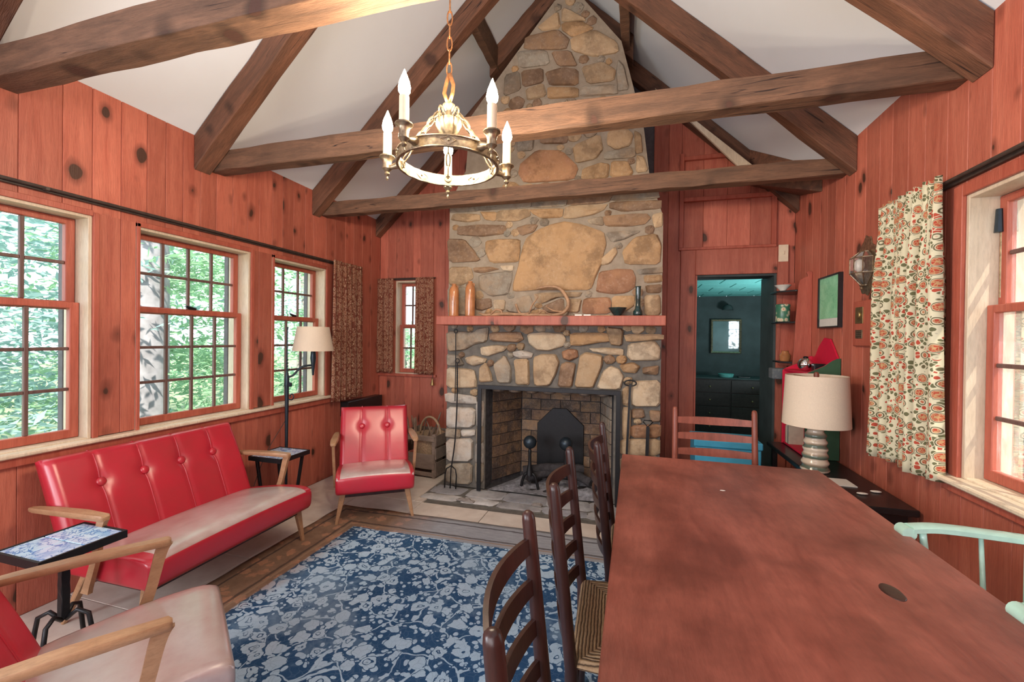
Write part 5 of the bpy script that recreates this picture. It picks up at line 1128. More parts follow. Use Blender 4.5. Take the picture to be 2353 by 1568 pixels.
G().tube(smooth_path([AP(0, 1.06), AP(.05, 1.08), AP(.10, 1.135), AP(.15, 1.155), AP(.21, 1.158)], 5), [.013]*21, 8, flat=.7).done('swing_arm', 'blue_iron', t, smooth='all')
G().box(-.02, .045, -.012, .012, .985, 1.02).done('bracket', 'blue_iron', t, bevel=.004)
G().tube(smooth_path([(.01, 0, .88), (.05, 0, .875), (.07, 0, .90), (.055, 0, .925), (.035, 0, .91), (.042, 0, .895)], 4), .005, 6).done('scroll', 'blue_iron', t, smooth='all')
c = AP(.21, 0); G().lathe([(.008, 1.07), (.012, 1.12), (.016, 1.16), (.024, 1.22), (.020, 1.27), (.014, 1.30)], (c.x, c.y, 0), 14).done('socket', 'blue_iron', t, smooth=True)
def shade(g, c, r0, z0, r1, z1, n=40, th=.002):
    return g.loft([[V(c[0]+r*math.cos(2*PI*j/n), c[1]+r*math.sin(2*PI*j/n), z) for j in range(n)] for r, z in ((r0, z0), (r1, z1), (r1-th, z1), (r0-th, z0))], caps=False, closed=True)
shade(G(), (c.x, c.y), .168, 1.285, .130, 1.495).done('lamp_shade', 'linen_shade', t, smooth=40)
# cord down the wall
tag(G().tube(smooth_path([(-2.83, 2.95, .70), (-2.88, 2.80, .45), (-2.90, 2.70, .20), (-2.90, 2.62, .01)], 6), .003, 6).done('lamp_cord', 'dark_rail', smooth='all'), 'thin lamp cord drooping down the boards below the third window', 'cord')

# ---------------------------------------------------------------- dining table
t = thing('dining_table', 'long red-stained plank dining table with a dark knot', 'table', (.445, 1.53, 0))
xs = [-.507, .507]
TL = 1.10
G().box(-.507, .507, -TL, TL+.01, .70, .735).done('tabletop', 'table_top', t, bevel=.004, seg=2)
for sy in (-1, 1):
    G().box(-.32, .32, sy*.85-.035, sy*.85+.035, 0, .06).done('foot', 'red_wood', t, bevel=.008)
    G().box(-.11, .11, sy*.85-.022, sy*.85+.022, .06, .70).done('trestle', 'red_wood', t, bevel=.006)
G().box(-.03, .03, -.83, .83, .22, .32).done('stretcher', 'red_wood', t, bevel=.005)
g = G(); g.loft([[V(x*s_, y*s_, z_) for x, y in ((-.012, -.003), (.002, -.006), (.013, .001), (.004, .005), (-.008, .004))] for s_, z_ in ((1, 0), (.9, .0012))])
o_ = g.done('paper_scrap', 'page_white'); o_.location = (.395, 2.14, .7355); tag(o_, 'tiny white scrap lying near the far end of the long table', 'scrap')
# knot plugs set in the top (dark ovals of their own)
for kx, ky, a_, b_ in ((.245, -.115, .024, .045),):
    n_ = 18; g = G(); g.loft([[V(kx+a_*s_*math.cos(2*PI*k/n_)*(1+.08*math.sin(k*.9)), ky+b_*s_*math.sin(2*PI*k/n_), zz) for k in range(n_)] for s_, zz in ((1, .7350), (.9, .7356), (.5, .7357))]).done('knot', 'chair_dark', t, smooth='all')

# ---------------------------------------------------------------- ladder-back chairs
def rush_seat(g, hw0, hw1, y0, y1, z, N=44):
    """trapezoid woven pad; cords run parallel to each rail and meet on the diagonals"""
    for sd in (1, -1):
        for j in range(N+1):
            for i in range(N+1):
                u, v = 2*i/N-1, 2*j/N-1; hw = hw0+(hw1-hw0)*(j/N); x = u*hw; y = y0+(y1-y0)*j/N
                m_ = max(abs(u), abs(v)); rid = abs(math.sin(m_*22))*.0035; e = max(0, 1-(1-m_)/.12)
                zz = z+sd*(.016*(1-e*e)**.5 if e < 1 else 0)+(rid if sd > 0 else 0)+(.004*(1-m_))*sd
                g.v.append(V(x, y, zz))
        b = 0 if sd > 0 else (N+1)**2
        for j in range(N):
            for i in range(N):
                a_ = b+j*(N+1)+i; q = (a_, a_+1, a_+N+2, a_+N+1); g.f.append(q if sd > 0 else q[::-1])
    w1 = N+1; o_ = w1*w1
    for i in range(N):
        for a_, b_ in ((i, i+1), (N*w1+i+1, N*w1+i), (i*w1+w1, i*w1), (i*w1+N, (i+1)*w1+N)): g.f.append((b_, a_, o_+a_, o_+b_))
    return g
def ladderback(label, mat, loc, rz, slats=5, bow=.055, hgt=.98, group='ladder-back chairs at the table', pr=.019, w=.45):
    t = thing('ladderback_chair', label, 'chair', loc, rz, group); hb = w/2
    rake = .06
    bk = lambda z: .19+rake*max(0, (z-.42)/(hgt-.42))
    for s_ in (-1, 1):
        pts = [(s_*hb, bk(z), z) for z in (0, .2, .42, .6, .8, hgt-.02)]+[(s_*hb, bk(hgt), hgt-.006), (s_*hb, bk(hgt), hgt)]
        G().tube(pts, [pr*.8, pr, pr*1.05, pr, pr*.95, pr*.88, pr*.72, pr*.35], 14).done('back_post', mat, t, smooth='all')
        G().tube([(s_*(hb+.03), -.22, 0), (s_*(hb+.03), -.22, .25), (s_*(hb+.03), -.22, .43), (s_*(hb+.03), -.22, .455)], [pr*.75, pr, pr*1.05, pr*.7], 14).done('front_leg', mat, t, smooth='all')
        for zz in (.14, .29): G().tube([(s_*(hb+.03), -.22, zz), (s_*hb, .19, zz+.01)], .009, 8).done('side_rung', mat, t, smooth=True)
    for zz in (.17, .31): G().tube([(-hb-.03, -.22, zz), (hb+.03, -.22, zz)], .010, 8).done('front_rung', mat, t, smooth=True)
    G().tube([(-hb, .19, .24), (hb, .19, .24)], .009, 8).done('rear_rung', mat, t, smooth=True)
    for k in range(slats):
        zc = hgt-.085-k*(.40/(slats-1) if slats > 3 else .098); g = G(); rings = []; nseg = 14
        for i in range(nseg+1):
            u = i/nseg; x = -hb+w*u; b_ = bow*math.sin(PI*u)**.85; hh = .019+.006*math.sin(PI*u)
            y = bk(zc)+b_; th = .0055
            tw = V(0, rake/(hgt-.42), 1).normalized()
            rings.append([V(x, y, zc)+tw*(hh*q)+V(0, p*th, 0) for p, q in ((-1, -1), (1, -1), (1, 1), (-1, 1))])
        g.loft(rings).done('slat', mat, t, bevel=0, smooth=40)
    rush_seat(G(), hb+.04, hb+.005, -.235, .195, .435).done('rush_seat', 'rush', t, smooth='all', fix=False)
    return t
c0 = ladderback('dark ladder-back chair closest to the camera, left of the table', 'chair_dark', (.02, .865, 0), R_(90+7))
copy_tree(c0, (.01, 1.52, 0), R_(90+2.5), 'middle dark ladder-back chair, with its rush seat showing')
copy_tree(c0, (.095, 2.095, 0), R_(90+1.5), 'furthest dark ladder-back chair, its back half hidden by the table edge')
ladderback('reddish ladder-back chair at the far end of the table', 'chair_red', (.50, 2.775, 0), 0, slats=5, bow=.02, group=None, w=.47)

# ---------------------------------------------------------------- mint green captain's chair
t = thing('captains_chair', 'worn mint green captain\'s chair with scrolled arm, right of the table', 'chair', (1.12, 1.62, 0), R_(-90))
zz = .765
rail = smooth_path([(-.245, -.165, zz-.01), (-.248, -.08, zz), (-.235, .06, zz+.002), (-.18, .155, zz+.012), (0, .195, zz+.035), (.18, .155, zz+.012), (.235, .06, zz+.002), (.248, -.08, zz), (.245, -.165, zz-.01)], 7)
g = G(); rings = []
for i, p in enumerate(rail):
    a_, b_ = rail[max(i-1, 0)], rail[min(i+1, len(rail)-1)]; tg = (b_-a_).normalized(); sd = tg.cross(V(0, 0, 1)).normalized()
    rings.append([p+sd*(x*.028)+V(0, 0, y*.013) for x, y in ((-1, -.6), (-.6, -1), (.6, -1), (1, -.6), (1, .6), (.6, 1), (-.6, 1), (-1, .6))])
g.loft(rings).done('arm_rail', 'mint_paint', t, smooth=50)
for s_ in (-1, 1):
    G().tube([(s_*.245-.026, -.175, zz-.022), (s_*.245+.026, -.175, zz-.022)], .022, 16).done('arm_scroll', 'mint_paint', t, smooth=True)
    G().tube(smooth_path([(s_*.235, -.13, zz-.015), (s_*.225, -.12, .62), (s_*.205, -.10, .44)], 4), [.011]*4+[.015]*5, 12).done('arm_post', 'mint_paint', t, smooth='all')
for k, (x, y) in enumerate([(-.235, .03), (-.19, .115), (-.11, .155), (0, .17), (.11, .155), (.19, .115), (.235, .03)]):
    G().tube([(x*.99, y*1.08, zz-.008+.02*(abs(x) < .15)), (x*.86, y*.95, .44)], [.0065, .009], 10).done('spindle', 'mint_paint', t, smooth='all')
G().loft([[V(.23*math.cos(2*PI*j/32)*(s_), -.01+.215*math.sin(2*PI*j/32)*s_, z_) for j in range(32)] for s_, z_ in ((.9, .405), (1, .415), (1, .435), (.96, .445), (.5, .437))]).done('seat', 'mint_paint', t, smooth=50)
for sx in (-1, 1):
    for sy in (-1, 1): G().tube([(sx*.14, sy*.12-.01, .41), (sx*.19, sy*.17-.01, .2), (sx*.225, sy*.21-.01, 0)], [.014, .019, .011], 12).done('leg', 'mint_paint', t, smooth='all')
for sx in (-1, 1): G().tube([(sx*.195, -.185, .17), (sx*.195, .165, .17)], .009, 8).done('stretcher', 'mint_paint', t, smooth=True)

# ---------------------------------------------------------------- chandelier
CH = V(-.77, 1.67, 0)
t = thing('chandelier', 'hammered bronze ring chandelier with five lit candle bulbs', 'chandelier', CH)
R0, zr0, zr1 = .208, 2.135, 2.182
def ringband(r0, r1, z0, z1, n=60, wob=.0015):
    rg = random.Random(2); g = G(); rings = []
    for j in range(n):
        a = 2*PI*j/n; c, s_ = math.cos(a), math.sin(a); e = lambda: rg.uniform(-wob, wob)
        rings.append([V(c*(r+e()), s_*(r+e()), z+e()) for r, z in ((r0, z0), (r1, z0), (r1+.001, (z0+z1)/2), (r1, z1), (r0, z1), (r0-.001, (z0+z1)/2))])
    return g.loft(rings, closed=True)
ring = ringband(R0-.005, R0+.003, zr0, zr1).done('ring', 'bronze', t, smooth=40)
for r_, nm in ((R0+.004, 'rim'),):
    for z_ in (zr0+.003, zr1-.003): G().tube([(r_*math.cos(2*PI*j/48), r_*math.sin(2*PI*j/48), z_) for j in range(48)], .0035, 6, closed=True).done(nm, 'bronze', ring, smooth='all')
tocam = math.atan2(-1.67, .77)
for k in range(5):
    a = tocam+2*PI*k/5+PI/5; c, s_ = math.cos(a), math.sin(a); P = lambda r, z: V(c*r, s_*r, z); q = V(-s_, c, 0)
    # diamond motif between the arms
    a2 = a+PI/5; c2_, s2_ = math.cos(a2), math.sin(a2); q2 = V(-s2_, c2_, 0)
    for rr in (R0+.007, R0-.008):
        G().tube([V(c2_*rr, s2_*rr, (zr0+zr1)/2)+q2*x+V(0, 0, y) for x, y in ((-.03, 0), (0, .017), (.03, 0), (0, -.017))], .0022, 5, closed=True).done('diamond', 'bronze', ring)
        G().ball(V(c2_*rr, s2_*rr, (zr0+zr1)/2), .005, n=6, m=4).done('stud', 'bronze', ring, smooth='all')
    arm = G().tube([P(R0-.004, zr1-.02), P(R0+.02, zr1-.022), P(R0+.045, zr1-.028), P(.268, zr1-.028)], [.020, .015, .010, .012], 10).done('arm', 'bronze', t, smooth=40)
    cc = P(.275, 0)
    G().lathe([(.002, zr1-.085), (.006, zr1-.078), (.003, zr1-.068), (.012, zr1-.058), (.008, zr1-.048), (.021, zr1-.035), (.018, zr1-.015), (.021, zr1), (.024, zr1+.006), (.034, zr1+.014), (.033, zr1+.019), (.018, zr1+.018)], cc, 12).done('candle_cup', 'bronze', arm, smooth=35)
    G().lathe([(.0185, zr1+.016), (.0185, zr1+.118), (.012, zr1+.121)], cc, 16).done('candle', 'candle_tube', arm, smooth=35)
    bulb = G().lathe([(.012, zr1+.121), (.0215, zr1+.136), (.023, zr1+.150), (.0185, zr1+.173), (.008, zr1+.200), (.001, zr1+.218)], cc, 16).done('bulb', 'lit_bulb', arm, smooth='all')
    lamp('POINT', 'bulb_light', (CH.x+cc.x, CH.y+cc.y, zr1+.155), 11, (1, .83, .62), shadow_soft_size=.012)
    # strap of forged links from the hub to the ring
    p0, p1 = P(.064, 2.35), P(R0-.002, zr1-.012)
    for i in range(4):
        m0 = p0.lerp(p1, i/4); m1 = p0.lerp(p1, (i+1.12)/4); tt = (m1-m0).normalized(); sdv = q if i % 2 == 0 else tt.cross(q).normalized(); w_ = .011-.001*i
        mid = (m0+m1)/2; h_ = (m1-m0).length/2
        G().tube([mid+tt*h_*math.sin(2*PI*j/14)+sdv*w_*math.cos(2*PI*j/14)*(1 if abs(math.sin(2*PI*j/14)) < .95 else .5) for j in range(14)], .0038, 6, closed=True).done('link', 'bronze', t, smooth='all')
    G().tube([p1+q*.014*math.cos(2*PI*j/12)+V(0, 0, .014*math.sin(2*PI*j/12)-.006)-P(.008, 0) for j in range(12)], .0028, 6, closed=True).done('ring_eye', 'bronze', t, smooth='all')
    G().tube(smooth_path([P(.03, 2.35), P(.055, 2.375), P(.068, 2.355), P(.058, 2.335), P(.05, 2.345)], 3), .004, 6).done('hub_hook', 'bronze', t, smooth='all')
G().lathe([(.004, 2.225), (.014, 2.235), (.009, 2.252), (.022, 2.262), (.040, 2.285), (.055, 2.315), (.054, 2.335), (.030, 2.345), (.016, 2.350), (.014, 2.375), (.026, 2.395), (.026, 2.402), (.012, 2.408)], n=24).done('hub', 'bronze', t, smooth=35)
hook = [(0, 0, 2.40), (-.022, 0, 2.455), (-.014, .004, 2.50), (.0, 0, 2.535), (.005, -.004, 2.53), (.020, 0, 2.485), (.016, 0, 2.45), (0, 0, 2.405)]
G().tube(hook, .0085, 8).done('hanger', 'copper_chain', t, smooth='all')
z_ = 2.52; k = 0
while z_ < ZR-.05:
    a = (k % 2)*PI/2+.4; dv_ = V(math.cos(a), math.sin(a), 0)
    G().tube([V(0, 0, z_+.033)+dv_*.0105*math.cos(2*PI*j/12)+V(0, 0, .031*math.sin(2*PI*j/12)) for j in range(12)], .0032, 6, closed=True).done('chain_link', 'copper_chain', t, smooth='all'); z_ += .054; k += 1

# ---------------------------------------------------------------- things on the mantel
MZ = 1.612
for x, h_, lb in ((-1.615, .305, 'left stoneware bottle on the mantel'), (-1.455, .325, 'taller stoneware bottle, second on the mantel')):
    t = thing('stoneware_bottle', lb, 'bottle', (x, 3.665, MZ), 0, 'stoneware bottles on the mantel')
    G().lathe([(.044, 0), (.046, .01), (.046, h_*.72), (.044, h_*.80), (.034, h_*.88), (.020, h_*.93), (.019, h_*.95), (.022, h_*.965), (.020, h_*.99), (.010, h_)], n=24).done('body', 'stoneware', t, smooth=40)
    G().tube([(.012, 0, h_*.93), (.036, 0, h_*.925), (.040, 0, h_*.88), (.034, 0, h_*.84)], .005, 8).done('handle', 'stoneware', t, smooth='all')
t = thing('driftwood', 'twisted dark driftwood lying on the left of the mantel', 'driftwood', (-1.2, 3.66, MZ))
G().tube(smooth_path([(-.17, 0, .035), (-.12, 0, .015), (-.02, .01, .018), (.08, 0, .022), (.22, 0, .018), (.30, .01, .03)], 5), [.006+.010*math.sin(PI*min(1, i/25)) for i in range(26)], 8).done('branch', 'antler', t, smooth='all')
G().tube(smooth_path([(-.05, 0, .02), (.0, -.01, .06), (.045, 0, .05), (.05, 0, .02)], 4), .010, 8).done('twig', 'antler', t, smooth='all')
t = thing('antler', 'large curved antler rising in a loop at the middle of the mantel', 'antler', (-.72, 3.665, MZ))
G().tube(smooth_path([(-.30, 0, .11), (-.25, 0, .02), (-.12, .01, .015), (.06, .02, .016), (.14, .02, .05), (.165, .03, .12), (.12, .03, .21), (.06, .03, .255), (-.04, .03, .262), (-.12, .03, .245)], 6), [.010+.006*math.sin(PI*i/54) for i in range(55)], 9).done('beam', 'antler', t, smooth='all')
for pts in ([(-.18, 0, .02), (-.15, 0, .10), (-.10, 0, .17), (-.125, 0, .19)], [(-.10, .01, .02), (-.05, -.02, .05), (-.01, -.02, .03), (.03, -.03, .02)], [(.12, .02, .04), (.04, 0, .05), (-.02, -.01, .085), (.0, -.01, .10)]):
    G().tube(smooth_path(pts, 4), [.009-.0005*i for i in range(13)], 8).done('tine', 'antler', t, smooth='all')
for x, lb in ((-.46, 'left of two small flat tin boxes on the mantel'), (-.385, 'right of two small flat tin boxes on the mantel')):
    tag(G().box(x-.030, x+.030, 3.62, 3.655, MZ, MZ+.014).done('small_box', 'white_ceramic', bevel=.002), lb, 'box', 'small boxes on the mantel')
tag(G().tube([(-.31, 3.64, MZ+.006), (-.20, 3.63, MZ+.006)], .005, 6).done('clay_pipe', 'antler'), 'thin brown stick lying left of the dark bowl', 'stick')
tag(G().lathe([(.028, 0), (.03, .006), (.055, .035), (.078, .070), (.074, .070), (.05, .036), (.02, .012)], (-.14, 3.66, MZ), 28).done('bowl', 'dark_glaze', smooth=40), 'dark bowl near the right end of the mantel', 'bowl')
tag(G().lathe([(.032, 0), (.038, .01), (.038, .04), (.026, .06), (.020, .09), (.021, .23), (.024, .245), (.020, .245), (.016, .09)], (.022, 3.66, MZ), 22).done('bottle_vase', 'dark_glaze', smooth=40), 'tall narrow dark green vase at the right end of the mantel', 'vase')

# ---------------------------------------------------------------- fire tools
t = thing('toasting_skewer', 'long thin iron rod hanging under the left of the mantel', 'fire tool', (-1.615, 3.715, 0))
G().tube([(0, 0, .82), (.002, 0, 1.15), (0, 0, 1.46)], .0045, 8).done('rod', 'black_iron', t, smooth=True)
G().tube([(.018*math.cos(2*PI*j/14), 0, 1.478+.018*math.sin(2*PI*j/14)) for j in range(14)], .004, 6, closed=True).done('eye', 'black_iron', t, smooth='all')
t = thing('fire_fork', 'tall three-pronged iron fork leaning left of the fireplace', 'fire tool', (-1.60, 3.69, 0))
G().tube(smooth_path([(-.03, -.01, .20), (.0, 0, .45), (.012, .01, .8), (.010, .01, 1.18)], 5), .0065, 8).done('shaft', 'black_iron', t, smooth=True)
for k in range(7): G().ball((.011, .01, .98+k*.02), .0085, n=6, m=4).done('twist', 'black_iron', t)
G().tube([(.010+.020*math.cos(2*PI*j/14), .01, 1.20+.020*math.sin(2*PI*j/14)) for j in range(14)], .005, 6, closed=True).done('eye', 'black_iron', t, smooth='all')
for s_ in (-1, 0, 1): G().tube([(-.03, -.01, .22), (-.03+s_*.045, -.015, .19), (-.03+s_*.058, -.02, .13), (-.03+s_*.056, -.03, .015)], .006, 8).done('prong', 'black_iron', t, smooth='all')
t = thing('fire_shovel', 'tall iron shovel with an oval grip, hanging right of the fireplace', 'fire tool', (-.03, 3.705, 0))
G().bar((-.03, -.01, .18), (0, 0, 1.05), .018, .010, up=(0, 1, 0)).done('shaft', 'black_iron', t)
G().tube([(.048*math.cos(2*PI*j/18), 0, 1.055+.024*math.sin(2*PI*j/18)) for j in range(18)], .006, 6, closed=True).done('grip', 'black_iron', t, smooth='all')
G().box(-.09, .03, -.02, -.01, .01, .19).done('blade', 'black_iron', t, bevel=.004)
t = thing('ash_shovel', 'shorter iron shovel with a triangular grip at the right of the hearth', 'fire tool', (.115, 3.70, 0))
G().bar((-.01, -.01, .15), (0, 0, .70), .026, .010, up=(0, 1, 0)).done('shaft', 'black_iron', t)
G().tube([(0, 0, .70), (.038, 0, .74), (.03, 0, .752), (-.03, 0, .752), (-.038, 0, .74)], .005, 6, closed=True).done('grip', 'black_iron', t, smooth='all')
G().box(-.06, .05, -.02, -.01, .01, .16).done('blade', 'black_iron', t, bevel=.004)

# ---------------------------------------------------------------- crate of kindling
t = thing('wooden_crate', 'weathered slatted crate of kindling beside the chimney', 'crate', (-2.10, 4.10, 0), R_(-6))
hx, hy = .20, .17
for sx in (-1, 1):
    for sy in (-1, 1): G().box(sx*hx-.018, sx*hx+.018, sy*hy-.018, sy*hy+.018, 0, .44).done('corner_post', 'grey_wood', t, bevel=.002)
for z0_, z1_ in ((.02, .06), (.09, .24), (.37, .425)):
    for sy in (-1, 1): G().box(-hx-.015, hx+.015, sy*(hy+.019), sy*(hy+.030), z0_, z1_).done('slat', 'grey_wood', t, bevel=.002)
for z0_, z1_ in ((.02, .16), (.19, .30), (.32, .43)):
    for sx in (-1, 1): G().box(sx*(hx+.019), sx*(hx+.030), -hy-.015, hy+.015, z0_, z1_).done('slat', 'grey_wood', t, bevel=.002)
G().box(-hx, hx, -hy, hy, .03, .05).done('bottom', 'grey_wood', t)
t = thing('basket', 'round-handled wicker basket sitting in the slatted crate', 'basket', (-2.05, 4.08, .05), R_(-20))
g = G(); g.lathe([(.10, 0), (.12, .01), (.145, .15), (.16, .34), (.17, .36), (.155, .36), (.135, .16), (.10, .02)], n=28); g.done('body', 'wicker', t, smooth='all')
G().tube([(.155*math.cos(PI*j/14), 0, .34+.19*math.sin(PI*j/14)) for j in range(15)], .012, 8).done('handle', 'wicker', t, smooth='all')
rg = random.Random(8)
for k in range(14):
    a = rg.uniform(-.17, .17); b_ = rg.uniform(-.07, .12); L = rg.uniform(.18, .36); ln = V(rg.uniform(-.5, .5), rg.uniform(-.3, .2), 1).normalized()
    p = V(-2.13+a, 4.08+b_, .30); pts = [p, p+ln*L*.5+V(rg.uniform(-.01, .01), 0, 0), p+ln*L]
    tag(G().tube(smooth_path(pts, 3), [.010*rg.uniform(.7, 1.2)]*6+[.004], 7).done('stick', 'branch_bark', smooth='all'), 'thin kindling stick poking out of the slatted crate', 'stick', 'kindling sticks in the crate')

# ---------------------------------------------------------------- right-hand corner
t = thing('low_bench', 'long low black bench along the right wall under the lamp', 'bench', (1.235, 3.35, 0))
G().box(-.155, .150, -.74, .70, .545, .58).done('top', 'black_paint', t, bevel=.005)
for sx in (-1, 1):
    for sy in (-1, 1): G().box(sx*.12-.02, sx*.12+.02, sy*.62-.02, sy*.62+.02, 0, .545).done('leg', 'black_paint', t, bevel=.004)
G().box(-.13, .13, -.68, -.66, .40, .545).done('apron', 'black_paint', t, bevel=.003)
BZ = .58
tag(G().box(1.10, 1.25, 2.92, 3.06, BZ, BZ+.006).done('paper', 'page_white', bevel=.001), 'loose sheet lying on the black bench in front of the lamp', 'paper')
for x, y in ((1.22, 2.80), (1.31, 2.86)): 
    g = G(); g.ball((x, y, BZ+.006), .018, 1.6, .8, .32, 10, 6); tag(g.done('pebble', 'white_ceramic', smooth='all'), ['nearer pale pebble on the black bench', 'further pale pebble on the black bench'][x > 1.25], 'pebble', 'pebbles on the black bench')
t = thing('table_lamp', 'ribbed pottery lamp with a drum shade on the black bench', 'table lamp', (1.14, 3.22, BZ))
prof = []
for i in range(31):
    f = i/30; r_ = .078-.022*f-.008*math.exp(-((f-1)/.1)**2); r_ += .005*math.sin(f*PI*12); prof.append((r_, .004+.265*f))
G().lathe([(.070, 0)]+prof+[(.03, .275), (.010, .28)], n=32).done('base', 'banded_glaze', t, smooth='all')
G().tube([(0, 0, .27), (0, 0, .62)], .006, 8).done('stem', 'brass', t, smooth=True)
G().lathe([(.004, .60), (.014, .605), (.016, .625), (.012, .64), (.004, .645)], n=14).done('finial', 'chair_red', t, smooth=40)
sh = shade(G(), (0, 0), .188, .300, .172, .622, 48).done('lamp_shade', 'linen_shade', t, smooth=40)
for k in range(3):
    a = k*2*PI/3; G().tube([(0, 0, .605), (.172*math.cos(a), .172*math.sin(a), .612)], .002, 5).done('spider', 'brass', t)
# painted wall hutch
t = thing('book_hutch', 'small green and crimson painted shelf unit on the black bench', 'shelf unit', (XR-.004, 3.78, BZ+.002))
def sidepanel(y0, y1, z0, mat, nm):
    top = [(-.215, .60), (-.20, .615), (-.15, .64), (-.10, .665), (-.05, .705), (-.02, .72), (0, .722)]
    g = G(); g.prism([(0, z0), (-.215, z0)]+top, lambda a, b, d: (a, d, b), y0, y1); return g.done(nm, mat, t, bevel=.0015)
sidepanel(-.255, -.246, 0, 'green_paint', 'outer_side'); sidepanel(-.2455, -.237, 0, 'crimson_paint', 'inner_side'); sidepanel(.237, .2465, 0, 'crimson_paint', 'inner_side'); sidepanel(.247, .255, 0, 'green_paint', 'outer_side')
g = G(); g.prism([(-.236, 0), (.236, 0), (.236, .70), (.16, .73), (.10, .80), (.0, .87), (-.10, .86), (-.16, .80), (-.236, .715)], lambda a, b, d: (d, a, b), -.012, 0); g.done('back_panel', 'crimson_paint', t, bevel=.0015)
for z_, mt in ((.002, 'crimson_paint'), (.30, 'cream_paint'), (.60, 'crimson_paint')): G().box(-.205, -.012, -.236, .236, z_, z_+.014).done('shelf', mt, t, bevel=.0015)
for k, (x, h_, w_, c_) in enumerate([(0, .14, .022, (.62, .58, .46)), (.026, .15, .018, (.70, .66, .55)), (.050, .145, .014, (.10, .14, .16)), (.070, .155, .016, (.55, .5, .4))]):
    y = 3.98-x; g = G(); g.box(XR-.205, XR-.075, y-w_, y, BZ+.018, BZ+.018+h_)
    tag(g.done('book', 'painted', color=c_, bevel=.002), ['cream book nearest the far side of the crimson shelf', 'tall pale book second on the crimson shelf', 'thin dark book among the pale ones on the crimson shelf', 'pale book nearest the lamp on the crimson shelf'][k], 'book', 'books on the crimson shelf')
t = thing('glass_float', 'round silvery ball resting on top of the crimson shelf unit', 'ball', (1.245, 3.72, BZ+.616+.052))
G().ball((0, 0, 0), .052, n=20, m=14).done('globe', 'mirror', t, smooth='all'); G().lathe([(.016, .046), (.018, .056), (.010, .062)], n=12).done('cap', 'black_iron', t, smooth=True)
tag(G().box(1.26, 1.34, 3.60, 3.66, BZ+.616, BZ+.68).done('dark_box', 'black_paint', bevel=.006), 'small dark box behind the silvery ball', 'box')
# tall wall shelf with a shaped side
t = thing('wall_shelf', 'tall red-stained wall shelf with a finial in the far right corner', 'wall shelf', (XR-.002, 4.06, 0))
side = [(0, 1.20), (-.135, 1.19), (-.125, 1.35), (-.115, 1.60), (-.105, 1.75), (-.10, 1.88), (-.09, 1.93), (-.05, 1.955), (-.032, 1.96), (-.035, 1.975), (-.045, 1.99), (-.03, 2.005), (-.008, 2.0), (0, 1.99)]
g = G(); g.prism(side, lambda a, b, d: (a, d, b), 0, .016); g.done('side_panel', 'red_wood', t, bevel=.002)
g = G(); g.prism([(0, 1.20), (-.13, 1.20), (-.10, 1.95), (0, 1.95)], lambda a, b, d: (a, d, b), .36, .376); g.done('side_panel', 'red_wood', t, bevel=.002)
for z_, dp in ((1.84, .225), (1.575, .215), (1.235, .20)):
    g = G(); g.prism([(0, .017), (-dp*.5, .017), (-dp, .12), (-dp, .30), (-dp*.6, .359), (0, .359)], lambda a, b, d: (a, b, z_+d), 0, .014); g.done('shelf', 'black_paint', t, bevel=.0015)
G().box(-.012, 0, .017, .359, 1.20, 1.95).done('back_panel', 'red_wood', t)
g = G(); g.lathe([(.020, 0), (.022, .006), (.05, .035), (.065, .05), (.06, .05), (.04, .03), (.01, .01)], (1.225, 4.20, 1.855), 24); tag(g.done('bowl', 'white_ceramic', smooth=40), 'small white bowl on the top shelf of the tall wall shelf', 'bowl')
t = thing('tin_canister', 'printed green and cream tin on the middle of the tall wall shelf', 'tin', (1.225, 4.19, 1.590))
G().lathe([(.052, 0), (.054, .003), (.054, .125), (.052, .128)], n=28).done('body', 'tin_print', t, smooth=40); G().lathe([(.055, .125), (.056, .128), (.056, .145), (.050, .150), (.01, .152)], n=28).done('lid', 'tin_print', t, smooth=40)
tag(G().lathe([(.035, 0), (.04, .01), (.045, .05), (.03, .07), (.025, .085), (.03, .09), (.02, .09)], (1.25, 4.20, 1.25), 20).done('jug', 'stoneware', smooth=40), 'small brown pot on the lowest shelf of the tall wall shelf', 'pot')
tag(G().box(1.13, 1.31, 4.10, 4.22, 1.20-.10, 1.19).done('stone_block', 'slate', bevel=.006, color=(.13, .15, .16)), 'grey block fixed beneath the tall wall shelf', 'block')
tag(G().box(XL+.002, XL+.10, 3.78, 4.40, .58, .735).done('black_box', 'black_paint', bevel=.004), 'long black box against the left wall under the rust curtain', 'box')
# framed map
t = thing('framed_map', 'green map in a thin black frame on the right wall', 'picture', (XR, 3.70, 1.72))
g = G(); hw, hh, f_ = .178, .195, .012; P = [(-hw, -hh), (hw, -hh), (hw, hh), (-hw, hh)]
rings = [[V(-d_, sx*(hw-i_), sz*(hh-i_)) for sx, sz in ((-1, -1), (1, -1), (1, 1), (-1, 1))] for d_, i_ in ((.0, 0), (.028, 0), (.030, .004), (.028, f_), (.018, f_))]
g.loft(rings, caps=False).done('frame', 'black_paint', t)
G().box(-.018, -.004, -hw+f_, hw-f_, -hh+f_, hh-f_).done('mount', 'page_white', t)
G().box(-.0195, -.018, -hw+f_+.002, hw-f_-.002, -hh+.07, hh-f_-.002).done('map_sheet', 'green_map', t)
